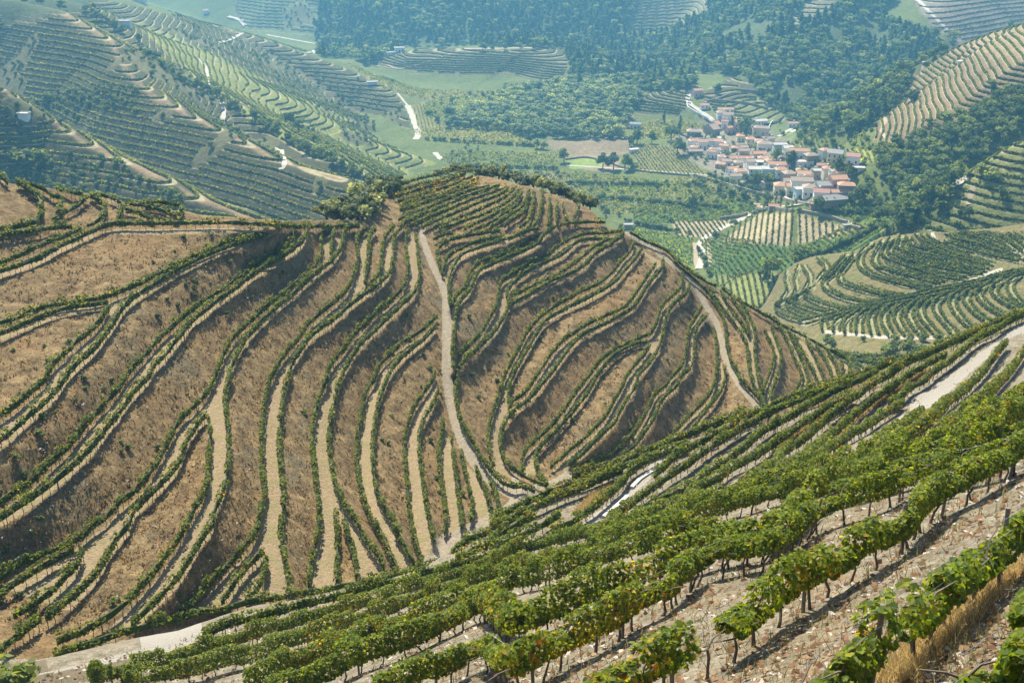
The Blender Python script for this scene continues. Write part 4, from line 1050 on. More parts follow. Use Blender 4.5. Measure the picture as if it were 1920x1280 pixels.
# labels of the traced rows
ORD = ['first', 'second', 'third', 'fourth', 'fifth', 'sixth', 'seventh', 'eighth', 'ninth', 'tenth', 'eleventh', 'twelfth', 'thirteenth', 'fourteenth', 'fifteenth', 'sixteenth', 'seventeenth', 'eighteenth', 'nineteenth', 'twentieth']
LBL = {
 'u1': 'short vine row curling over the top left corner of the brown hill', 'u2': 'vine row just above the uppermost paired rows at the left edge',
 'R0': 'upper row of the highest pair at the left edge of the brown hill', 'R1': 'long vine row that runs along the crest of the brown hill',
 'A1': 'upper vine row of the terrace that forks nearest the left edge', 'A2': 'outer right vine row of the terrace that forks nearest the left edge', 'A3': 'short lower row of the left arm of the topmost forking terrace', 'B1': 'row starting at the fork and dropping to the left edge inside the terrace',
 'C1': 'upper row of the unforked terrace below the topmost fork', 'C2': 'lower row of the unforked terrace below the topmost fork',
 'D1': 'left row of the terrace that splits round a grassy wedge low on the left', 'D1b': 'very short vine stub between two rows near the hill crest', 'D2': 'right row of the terrace that splits round a grassy wedge', 'Dli': 'right row of the left arm below the grassy wedge fork', 'Dm': 'left row of the right arm below the grassy wedge fork',
 'i1': 'short row with yellowing end above the low left corner', 'i2': 'short row sloping to the lower left corner beside the dirt fork', 'i3': 'lowest short row in the bottom left corner of the brown hill', 'P0': 'long row along the far edge of the pale road at lower left',
 'E1': 'left row of the pale strip that runs straight down to a fan of short rows', 'E1b': 'short row left of a brown strip under the crest', 'E1c': 'short row right of a brown strip under the crest', 'E2': 'right row of the pale strip ending in a fan of short rows', 'Eb1': 'left short row of the fan at the foot of the pale strip', 'Eb2': 'right short row of the fan at the foot of the pale strip',
 'F1': 'left row of the terrace that holds two straight short rows at its foot', 'F2': 'right row bending outward from two straight short rows at the foot', 'Fi1': 'straight upright short row, left of two at the terrace foot', 'Fi2': 'slanting short row, right of two at the terrace foot',
 'G1': 'left row of the pair starting against the dirt track below the side bank', 'G2': 'right row of the pair starting against the dirt track below the side bank', 'H1': 'left row of the narrow terrace left of the lower track bend', 'H2': 'right row of the narrow terrace left of the lower track bend',
 'I1': 'left row of the short pair left of the lower track', 'I2': 'right row of the short pair left of the lower track', 'J1': 'short row curving down beside the lower track to the road', 'J2': 'short row ending above the junction, right of a pale wedge', 'J3': 'tiny row of few vines closest to the track junction',
 'K0': 'short bushy row at the crest, right of the track', 'K1': 'hooked row just right of the track top', 'K2': 'upper row of the first pair right of the track', 'K3': 'row dropping from the crest pair to the track, right side', 'K4': 'upper row of the second pair right of the track', 'K5': 'row from the crest down along the right verge of the track', 'Kc': 'level row at the crest below the olive trees',
 'K7': 'upper row of the wide forking terrace right of the track', 'K7b': 'upper inner row at the wide terrace fork', 'K8a': 'lower inner row at the wide terrace fork', 'K8': 'lower row of the wide forking terrace right of the track', 'L0': 'row hugging the right verge of the track to the junction',
 'M1': 'long upper row of the loop terrace in the middle of the hill', 'M2': 'lower row of the upper loop arm, middle of the hill', 'N1': 'upper row of the lower loop arm, middle of the hill', 'N2': 'long lower row of the loop terrace sweeping to the junction',
 'O1': 'upper row of the terrace with the small pale fork on the right half', 'O2': 'outer row right of the small pale fork on the right half', 'O2i': 'inner row under the small pale fork, left arm', 'P1': 'inner row under the small pale fork, right arm',
 'Q1': 'left row of the pair just left of the right-hand track', 'Q2': 'right row of the pair just left of the right-hand track', 'R1r': 'row next to the left verge of the right-hand track', 'R2r': 'short strip row between the right-hand track and its neighbour',
 'T0': 'dark row along the right shoulder skyline, upper part', 'T00': 'dark row along the right shoulder skyline, lower part', 'T1': 'row along the right verge of the right-hand track',
 'U1': 'left row of the Y shaped path on the right shoulder', 'U2': 'inner left row of the Y shaped path on the right shoulder', 'V1': 'inner right row of the Y shaped path on the right shoulder', 'V2': 'right row of the Y shaped path on the right shoulder',
 'W1': 'left row of the bulging strip right of the Y path', 'W2': 'right row of the bulging strip right of the Y path', 'X1': 'left row of the second strip right of the Y path', 'X2': 'right row of the second strip right of the Y path', 'Y1': 'left row of the third strip right of the Y path', 'Y2': 'right row of the third strip right of the Y path',
 'Z1': 'left row of the fourth strip right of the Y path', 'Z2': 'right row of the fourth strip right of the Y path', 'Za': 'left row of the last strip at the hill toe', 'Zb': 'right row of the last strip at the hill toe',
}
def px_rows_3d(P2, surf, step=0.8):
    return resample(surf(P2[:, 0], P2[:, 1]), step)
for k, L2 in HB.items():
    B = px_rows_3d(L2, on_hill)
    s_ = float(np.median(hill.depth(L2[:, 0], L2[:, 1])))
    vine_row(B, LBL[k], "vine rows on the brown terraced hill", rng, dens=66 if s_ < 130 else 46, size=.19 if s_ < 130 else .23, autumn=.02, width=.25, h0=.55, h1=1.55, gap=.08, lump=.55)
KN = list(KNOLL)
for k in KN:
    L2 = base_line(resample(trace(KNOLL[k]), 5.0), hill, .9)
    B = px_rows_3d(L2, on_hill)
    if k[0] == 'k':
        n_ = int(k[1:]); lab = '%s row from the %s on the knoll by the olive trees' % ((ORD[n_ - 1], 'upper left') if n_ <= 11 else (ORD[22 - n_], 'right'))
        if 3 <= n_ <= 6: lab = 'yellowish ' + lab
    else:
        n_ = int(k[1:]); lab = '%s short row from the left in the crest corner at far left' % ORD[n_ - 1]
    vine_row(B, lab, "vine rows on the knoll" if k[0] == 'k' else "short vine rows at the left crest", rng, dens=22, size=.28, autumn=.16 if k in ('k3', 'k4', 'k5', 'k6') else .02, width=.34)
ml = {'h0': 'leafy top row along the far edge, joining the tracks at mid right', 'r1': 'long topmost row of the mid slope, seen against the far terraces', 'r1b': 'second row from the top of the mid slope, ending at the pale road', 'r2': 'third row from the top of the mid slope',
 'r2b': 'fourth row from the top of the mid slope', 'r4': 'fifth row of the mid slope with stout posts', 'r5': 'row on the upper side of the long golden grass strip', 'r6': 'row on the lower side of the golden strip, along the grey track', 'r7': 'short row ending at the grey track, lower side',
 'r8': 'row on the right verge of the grey track', 'r9': 'sunlit row at the right edge below the grey track', 'ra': 'upper row below the track junction at the valley bottom', 'rb': 'second row below the track junction', 'rc': 'third row below the junction, ending at the bottom road', 'rd': 'row on the left verge of the white concrete road', 're': 'short row ending above the dark leafy hedge row'}
for k, T_ in MT.items():
    L2 = base_line(resample(T_, 6.0), slope, .95)
    B = resample(ray(L2[:, 0], L2[:, 1]) * slope.depth(L2[:, 0], L2[:, 1])[:, None], .7)
    vine_row(B, ml[k], "vine rows on the slope below", rng, dens=135, size=.15, pal=GREEN * 1.08, autumn=.05 if k not in ('r2b', 'r6') else .02, detail=2, width=.30, h0=.55, h1=1.6, lump=.4)
nl = {'n_a': 'dark leafy row along the brow of the near slope', 'n_b': 'second near row from the brow, bright green', 'n_c': 'third near row, starting at the middle of the brow', 'n_d': 'fourth near row with yellow leaves, merging with the brow at right', 'n_e': 'fifth near row with bare trunks and a tall grey post', 'n_f': 'sixth near row with twisted trunks over stony ground', 'n_g': 'seventh near row beside the golden grass', 'n_h': 'nearest vine row, big leaves in the bottom right corner', 'n_i': 'low leafy vine bush at the bottom edge beside the nearest row'}
for k, txt in NEAR.items():
    L2 = base_line(resample(trace(txt), 8.0), slope, 1.1)
    L2 = base_line(resample(trace(txt), 8.0), slope, 1.1) if k != 'n_h' else L2
    L2[:, 1] = np.minimum(L2[:, 1], 1800)
    dep = 1 / np.maximum(np.where(L2[:, 1] > 1290, slope_plane(L2[:, 0], L2[:, 1]), slope.w(L2[:, 0], np.minimum(L2[:, 1], 1290))), 1e-4)
    B = resample(ray(L2[:, 0], L2[:, 1]) * dep[:, None], .5)
    big = k in ('n_e', 'n_f', 'n_g', 'n_h', 'n_i')
    vine_row(B, nl[k], "vine rows in the foreground", rng, dens=520 if big else 520, size=.078 if big else .092, pal=NEARG, autumn=.05 if big else .035, detail=3, width=.25 if big else .36, h0=.66 if big else .5, h1=1.2 if k in ('n_i', 'n_g') else 1.36 if big else 1.65, lump=.55, folded=True, core=False, gap=.02)

# the hill to the right: two rows to a terrace
en = 0
for k, L2 in EB.items():
    W3 = ray(L2[:, 0], L2[:, 1]) * east.depth(L2[:, 0], L2[:, 1])[:, None]
    W3 = resample(W3, 1.2)
    t = np.gradient(W3[:, :2], axis=0); t /= np.linalg.norm(t, axis=1, keepdims=True) + 1e-9
    for sgn in ((-1, 1, 3) if k[0] in 'se' else (-1, 1)):
        B = W3.copy(); B[:, 0] -= t[:, 1] * sgn * 1.15; B[:, 1] += t[:, 0] * sgn * 1.15
        en += 1
        where = {'s': 'upper face of the hill across the side valley', 'g': 'gully of the hill across the side valley', 't': 'lower face of the hill across the side valley', 'e': 'top right shoulder of the hill across the side valley', 'f': 'dip below the hill across the side valley', 'b': 'left toe of the hill across the side valley'}[k[0]]
        nth = ORD[int(k[1:]) - 1]
        lab = '%s row of the %s terrace %s on the %s' % ('inner' if sgn < 0 else 'outer' if sgn < 2 else 'outermost', nth, 'from the left' if k[0] in 'tb' else 'from the top' if k[0] in 'es' else 'counted downward', where)
        if len(lab.split()) > 16: lab = '%s row, %s terrace, %s' % ('inner' if sgn < 0 else 'outer' if sgn < 2 else 'outermost', nth, where)
        vine_row(B, lab, "paired vine rows on the hill across the side valley", rng, dens=14, size=.50, autumn=.02, detail=0, width=.46, h0=.2, h1=1.6, pal=GREEN * 1.0)

# contour rows of the far terraces
def contour_lines(K, level, mask):
    """marching squares on the polar grid -> lists of (row, col) floats"""
    A = K - level
    s = A > 0
    segs = {}
    ok = mask[:-1, :-1] & mask[1:, 1:] & mask[:-1, 1:] & mask[1:, :-1]
    cell = ok & ~((s[:-1, :-1] == s[1:, :-1]) & (s[:-1, :-1] == s[:-1, 1:]) & (s[:-1, :-1] == s[1:, 1:]))
    ii, jj = np.nonzero(cell)
    pts = {}; adj = {}
    def edge(i, j, d):
        key = (i, j, d)
        if key not in pts:
            i2, j2 = (i + 1, j) if d == 0 else (i, j + 1)
            t = A[i, j] / (A[i, j] - A[i2, j2])
            pts[key] = (i + t * (i2 - i), j + t * (j2 - j))
        return key
    for i, j in zip(ii.tolist(), jj.tolist()):
        e = []
        if s[i, j] != s[i + 1, j]: e.append(edge(i, j, 0))
        if s[i, j + 1] != s[i + 1, j + 1]: e.append(edge(i, j + 1, 0))
        if s[i, j] != s[i, j + 1]: e.append(edge(i, j, 1))
        if s[i + 1, j] != s[i + 1, j + 1]: e.append(edge(i + 1, j, 1))
        for a, b_ in ((0, 1), (2, 3)):
            if len(e) > b_:
                adj.setdefault(e[a], []).append(e[b_]); adj.setdefault(e[b_], []).append(e[a])
    seen = set(); out = []
    for k0 in sorted(adj, key=lambda q: len(adj[q])):
        if k0 in seen: continue
        chain = [k0]; seen.add(k0)
        while True:
            nx = [q for q in adj[chain[-1]] if q not in seen]
            if not nx: break
            chain.append(nx[0]); seen.add(nx[0])
        if len(chain) > 5: out.append(np.array([pts[q] for q in chain]))
    return out
SEEN = FE >= FEmax - 0.012
far_rows = []
lvmask = M_terr & SEEN & (FU > -40) & (FU < 1960) & (FV > -30)
for stp in np.unique(STEP[lvmask]):
    mk = lvmask & (STEP == stp)
    kk = FK[mk]
    for lv in range(int(np.floor(kk.min())), int(np.ceil(kk.max())) + 1):
        for ch in contour_lines(FK, lv + 0.34, mk):
            r_ = np.interp(ch[:, 0], np.arange(len(RR)), RR); a_ = np.interp(ch[:, 1], np.arange(len(AZ)), AZ)
            X = np.stack([r_ * np.sin(a_), r_ * np.cos(a_), np.full(len(r_), 0.0)], -1)
            X[:, 2] = ground_zv(X[:, 0], X[:, 1])
            X[:, 2] = np.convolve(np.pad(X[:, 2], 2, mode='edge'), np.ones(5) / 5, 'valid')
            far_rows.append(resample(X, 1.6))
def px_len(X):
    u, v, d = to_px(X); return np.hypot(np.diff(u), np.diff(v)).sum()
far_rows.sort(key=lambda X: -px_len(X))
MAXFAR = 300 - len(HB) - len(KN) - len(MT) - len(NEAR) - en
rest = []
for n_, X in enumerate(far_rows):
    if len(X) < 8: continue
    u, v, d = to_px(X); d = np.median(d)
    args = dict(dens=4.0 if d > 700 else 9.0, size=.85 if d > 700 else .72, width=.45, h0=.2, h1=1.6)
    if n_ < MAXFAR:
        um, vm = np.median(u), np.median(v)
        xm = X[len(X) // 2]; i_ = min(int(np.searchsorted(RR, math.hypot(xm[0], xm[1]))), len(RR) - 1); j_ = int(np.clip((math.atan2(xm[0], xm[1]) - AZ[0]) / (AZ[1] - AZ[0]), 0, len(AZ) - 1)); ow = int(OWNER[i_, j_])
        side = {1: 'nearest spur at far left', 2: 'broad shaded face of the left hill', 3: 'face under the tree lined left ridge', 4: 'yellow green ridge of the left hills', 5: 'farthest spur of the left hills'}.get(ow, 'left hills' if um < 850 else 'far mound in the valley' if um < 1100 else 'village dome' if um < 1500 else 'right slope')
        vine_row(X, 'far vine row along a terrace of the %s' % side, 'far contour vine rows on the ' + side, rng, autumn=.01, detail=0, pal=GREEN * (np.array([1.6, 1.45, 1.1]) if um < 850 else np.array([.85, .85, .85])), **args)
    else:
        rest.append(hedge(X, rng, pal=GREEN, autumn=.01, **args))
def join_geo(parts):
    V = []; F = []; C = []; n0 = 0
    for v, f, c in parts:
        V.append(v); F.append(f + n0); C.append(c); n0 += len(v)
    return np.vstack(V), np.vstack(F), np.vstack(C)
if rest:
    V, F, Cc = join_geo(rest)
    tag(link("vine_rows", mesh_np("vine_rows", V, F, [MAT_LEAF], attrs=dict(leaf=Cc))), "many thin vine rows on the most distant terraces", "vine rows", None, "stuff")
# planted fields on the valley floor: straight rows
def field(poly, a, b_, pitch, label, n=60, dens=5, size=.7, h1=1.5, core=True, pal=GREEN):
    A, B_ = at(*a), at(*b_); t = B_[:2] - A[:2]; t /= np.linalg.norm(t); nr = np.array([-t[1], t[0]])
    parts = []
    for i in range(-n, n + 1):
        o_ = A[:2] + nr * i * pitch
        s = np.arange(-130, 130, 1.0); X = o_[None] + t[None] * s[:, None]
        Z = ground_zv(X[:, 0], X[:, 1]); X3 = np.c_[X, Z]
        u, v, d = to_px(X3); ins = in_poly(poly, u, v)
        if ins.sum() < 5: continue
        idx = np.nonzero(ins)[0]; parts.append(hedge(X3[idx[0]:idx[-1] + 1], rng, dens, size, width=.42, h0=.2, h1=h1, pal=pal, autumn=.01, gap=.06, core=core))
    V, F, Cc = join_geo(parts)
    tag(link("vineyard_rows", mesh_np("vineyard_rows", V, F, [MAT_LEAF], attrs=dict(leaf=Cc))), label, "vine rows", None, "stuff")
field(FIELD_A, (1420, 402), (1412, 458), 3.1, "straight vine rows of the pale fan shaped field left of the green strip")
field(FIELD_B, (1510, 402), (1512, 456), 3.1, "straight vine rows of the pale field right of the green strip")
field(FIELD_C, (1400, 518), (1412, 580), 2.6, "vine rows of the yellow green field below the fan field", dens=6)
field(FIELD_D, (1300, 418), (1318, 443), 3.0, "vine rows of the small pale field left of the road")
YG = GREEN * np.array([1.35, 1.25, 1.1])
for poly, a, b_, pt, lab, dn, pl in (
 ("1310,448 1480,462 1600,440 1640,430 1690,445 1480,505 1330,515 1318,470", (1330, 465), (1450, 505), 2.3, "dense green vines of the field under the fan field", 3.2, GREEN),
 ("1060,322 1300,345 1370,372 1360,396 1130,402 1090,360", (1130, 380), (1360, 385), 2.8, "green vines of the broad field behind the knoll", 2.2, YG),
 ("1180,390 1400,372 1420,392 1370,412 1190,420", (1190, 408), (1370, 398), 2.5, "green vines of the field left of the road corner", 2.6, GREEN),
 ("1180,425 1300,445 1300,520 1230,470", (1200, 440), (1300, 500), 2.4, "yellow green vines behind the right shoulder", 2.6, YG * 1.1),
 ("845,282 1050,288 1040,315 850,312 825,300", (850, 300), (1030, 300), 2.8, "vines of the flat field below the valley wood", 1.8, GREEN),
 ("800,190 930,178 955,208 830,232 790,215", (800, 215), (950, 195), 3.0, "vines of the meadow field under the mound", 1.5, YG),
 ("1560,385 1700,378 1720,410 1640,425 1580,400", (1570, 395), (1700, 395), 2.4, "vines of the plots right of the village foot", 2.2, GREEN),
 ("1490,240 1590,300 1560,305 1500,290", (1520, 255), (1535, 300), 2.4, "vines of the slanting field right of the garden", 2.0, YG * .9),
 ("1590,278 1640,278 1650,305 1600,305", (1600, 280), (1610, 303), 2.4, "yellowish vines of the small plot right of the village", 2.2, YG),
 ("1230,225 1340,235 1250,262 1180,262 1190,240", (1190, 250), (1330, 240), 2.4, "vines at the foot of the striped dome", 2.0, YG),
 ("1180,270 1260,275 1330,330 1200,325", (1200, 280), (1230, 320), 2.6, "vines of the field left of the village", 2.2, GREEN),
 ("930,230 1060,300 1000,275 800,262 770,245", (800, 250), (960, 262), 2.8, "vines of the field in front of the valley wood", 1.6, YG),
 ("640,112 720,170 800,188 960,176 940,172 790,168 720,150", (700, 160), (900, 178), 3.2, "vines along the foot of the mound", 1.5, GREEN),
 ("770,200 800,190 790,215 835,235 800,250 784,240", (790, 205), (800, 245), 3.0, "vines of the wedge beside the white valley road", 1.6, YG),
 ("880,320 1060,320 1090,360 1110,395 1000,350 900,335", (900, 328), (1060, 340), 2.8, "vines of the field just behind the knoll olives", 1.8, GREEN),
 ("1240,335 1330,330 1420,370 1400,385 1370,372 1290,345", (1260, 338), (1400, 380), 2.6, "vines of the strip below the village wall", 1.8, YG)):
    field(P(poly), a, b_, pt, lab, n=70, dens=dn, size=.95, h1=1.3, core=False, pal=pl)
print("far rows", len(far_rows), "individual", MAXFAR, "tris", sum(len(m.polygons) for m in bpy.data.meshes))
# ------------------------------------------------------------------ trees
def tree_tones(m):
    """every tree of a wood is a little lighter or darker, yellower or bluer than the next"""
    nt = m.node_tree; oi = nt.nodes.new('ShaderNodeObjectInfo')
    tone = ramp_node(nt, oi.outputs['Random'], [(0.0, (.55, .62, .60)), (.4, (.9, .95, .9)), (.75, (1.35, 1.25, 1.0)), (1.0, (1.9, 1.7, 1.2))])
    src = next(n for n in nt.nodes if n.type == 'ATTRIBUTE').outputs['Color']
    c = mix_node(nt, 1.0, src, tone, 'MULTIPLY')
    for l in list(nt.links):
        if l.from_socket == src and l.to_node != c.node: nt.links.new(c, l.to_socket)
tree_tones(MAT_TREE)
def crown_mesh(name, kind, seed, nleaf, leaf, pal):
    """leaf clumps spread through the crown's volume; unit tree of height 1 (scaled per tree)"""
    g = np.random.default_rng(seed)
    blobs = []
    if kind == 'broad':
        for i in range(11):
            a = g.uniform(0, 6.28); r = g.uniform(.08, .30); z = g.uniform(.38, .80)
            blobs.append((r * math.cos(a), r * math.sin(a), z, g.uniform(.13, .22), g.uniform(.11, .18)))
        blobs.append((0, 0, .84, .17, .14))
    elif kind == 'olive':
        for i in range(13):
            a = g.uniform(0, 6.28); r = g.uniform(.12, .42); z = g.uniform(.40, .82)
            blobs.append((r * math.cos(a), r * math.sin(a), z, g.uniform(.11, .2), g.uniform(.09, .15)))
    elif kind == 'pine':
        for i in range(9):
            z = .34 + .62 * i / 8; r = .20 * (1.02 - z) + .03
            for j in range(2):
                a = g.uniform(0, 6.28); blobs.append((r * math.cos(a) * .7, r * math.sin(a) * .7, z, r * .8 + .03, .07))
    elif kind == 'cypress':
        for i in range(8):
            z = .12 + .80 * i / 7; blobs.append((g.normal(0, .012), g.normal(0, .012), z, .10 * math.sin(math.pi * min(1, (i + 1.2) / 8.5)) + .02, .09))
    else:  # bush
        for i in range(9):
            a = g.uniform(0, 6.28); r = g.uniform(.05, .38); z = g.uniform(.2, .7)
            blobs.append((r * math.cos(a), r * math.sin(a), z, g.uniform(.18, .28), g.uniform(.16, .24)))
    blobs = np.array(blobs)
    w = blobs[:, 3] ** 2; idx = g.choice(len(blobs), nleaf, p=w / w.sum()); b = blobs[idx]
    d = g.normal(0, 1, (nleaf, 3)); d /= np.linalg.norm(d, axis=1, keepdims=True); rad = g.random(nleaf)[:, None] ** .33
    C_ = b[:, :3] + d * rad * b[:, [3, 3, 4]]
    nv = d + g.normal(0, .6, (nleaf, 3)) + np.array([0, 0, .3]); nv /= np.linalg.norm(nv, axis=1, keepdims=True)
    t1 = np.cross(nv, g.normal(0, 1, (nleaf, 3))); t1 /= np.linalg.norm(t1, axis=1, keepdims=True); t2 = np.cross(nv, t1)
    sz = leaf * (.6 + .8 * g.random(nleaf))[:, None]
    pts = [C_ - t1 * sz * .5 - t2 * sz * .35, C_ + t1 * sz * .45 - t2 * sz * .5, C_ + t1 * sz * .5 + t2 * sz * .4, C_ - t1 * sz * .4 + t2 * sz * .5]
    V = np.stack(pts, 1).reshape(-1, 3); F = np.arange(nleaf * 4).reshape(-1, 4)
    tone = (.7 + .6 * g.random(len(blobs)))[idx] * (.75 + .5 * g.random(nleaf))
    cc = np.array(pal)[g.integers(0, len(pal), nleaf)] * tone[:, None]
    return mesh_np(name, V, F, [MAT_TREE], attrs=dict(leaf=np.repeat(cc, 4, 0)))
def tree_trunk(kind, seed):
    g = random.Random(seed); mb = MB()
    top = {'pine': .92, 'cypress': .8, 'olive': .5, 'bush': .35}.get(kind, .6); r = .028 if kind != 'olive' else .045
    mb.tube([(0, 0, -.15), (g.uniform(-.02, .02), g.uniform(-.02, .02), top * .4), (g.uniform(-.03, .03), g.uniform(-.03, .03), top)], [r * 1.3, r, r * .45], 6)
    if kind in ('broad', 'olive', 'bush'):
        for i in range(4):
            a = i * 1.6 + g.uniform(-.4, .4); q = g.uniform(.16, .30)
            mb.tube([(0, 0, top * g.uniform(.35, .6)), (q * .5 * math.cos(a), q * .5 * math.sin(a), top * .85), (q * math.cos(a), q * math.sin(a), top * g.uniform(1.05, 1.3))], [r * .6, r * .45, r * .2], 4)
    return mb.mesh("trunk", MAT_TRUNK)
BR = [(.085, .125, .034), (.115, .15, .042), (.065, .10, .03), (.14, .165, .05)]
OL = [(.14, .165, .105), (.11, .135, .08), (.17, .195, .13), (.09, .11, .065)]
PI = [(.06, .098, .04), (.078, .115, .046), (.046, .078, .036)]
WI = [(.15, .19, .095), (.18, .215, .11), (.12, .16, .08)]
KINDS = {}
for kind, pal, n, leaf, var in (('broad', BR, 420, .085, 4), ('olive', OL, 620, .075, 4), ('pine', PI, 380, .075, 3), ('cypress', PI, 260, .055, 1), ('bush', BR, 320, .11, 3), ('willow', WI, 420, .085, 3)):
    KINDS[kind] = [(crown_mesh("crown", 'broad' if kind == 'willow' else kind, 100 + i * 7 + len(kind), n, leaf, pal), tree_trunk('broad' if kind == 'willow' else kind, i)) for i in range(var)]
NAME = dict(broad='broadleaf_tree', olive='olive_tree', pine='pine_tree', cypress='cypress_tree', bush='bush', willow='leafy_tree')
SRC = {}
def tree(kind, pos, h, label, group=None, wide=1.0):
    v = KINDS[kind]; i = rng.integers(0, len(v))
    cat = 'bush' if kind == 'bush' else 'tree'
    root = tag(link(NAME[kind], None, loc=tuple(pos)), label, cat, group)
    root.rotation_euler = (0, 0, rng.uniform(0, 6.28)); root.scale = (h * wide, h * wide, h)
    link("trunk", v[i][1], root); c_ = link("crown", v[i][0], root)
    SRC.setdefault(kind, c_)
    return root
# olives behind the knoll: (pixel column, metres behind the skyline, height)
OLV = [(612, 7, 3.4), (628, 5, 3.8), (642, 9, 4.6), (655, 4, 4.0), (668, 10, 5.6), (680, 5, 4.8), (692, 12, 6.6), (702, 6, 5.2), (716, 8, 5.0), (729, 4, 4.4), (742, 3, 3.6), (640, 2, 3.0), (672, 2, 3.4), (700, 2, 3.6),
       (826, 5, 3.2), (842, 6, 3.6), (858, 4, 3.4), (872, 7, 4.2), (892, 3, 3.6), (908, 4, 4.0), (922, 3, 3.8), (936, 4, 4.2), (952, 3, 3.6), (968, 4, 4.0), (984, 3, 3.6), (1000, 4, 4.2), (1018, 3, 4.6), (1034, 4, 4.4), (1048, 2, 4.2), (1062, 4, 4.0), (1078, 2, 3.8), (1094, 3, 4.4), (1106, 4, 4.2)]
sky_s = {}
for n_, (u, bk, h) in enumerate(OLV):
    v = float(np.interp(u, HILL_TOP[:, 0], HILL_TOP[:, 1])); p = on_hill(np.array([u]), np.array([v]))[0]
    hd = p[:2] / np.linalg.norm(p[:2]); p = p.copy(); p[:2] += hd * bk; p[2] -= .30 * bk + .3 + .14 * h
    tree('olive', p, h * (1.25 if u < 760 else 1.0), 'grey green olive tree in the clump left of the knoll' if u < 760 else 'olive tree in the line along the back of the knoll', 'olive trees left of the knoll' if u < 760 else 'olive trees behind the knoll', rng.uniform(.9, 1.25))
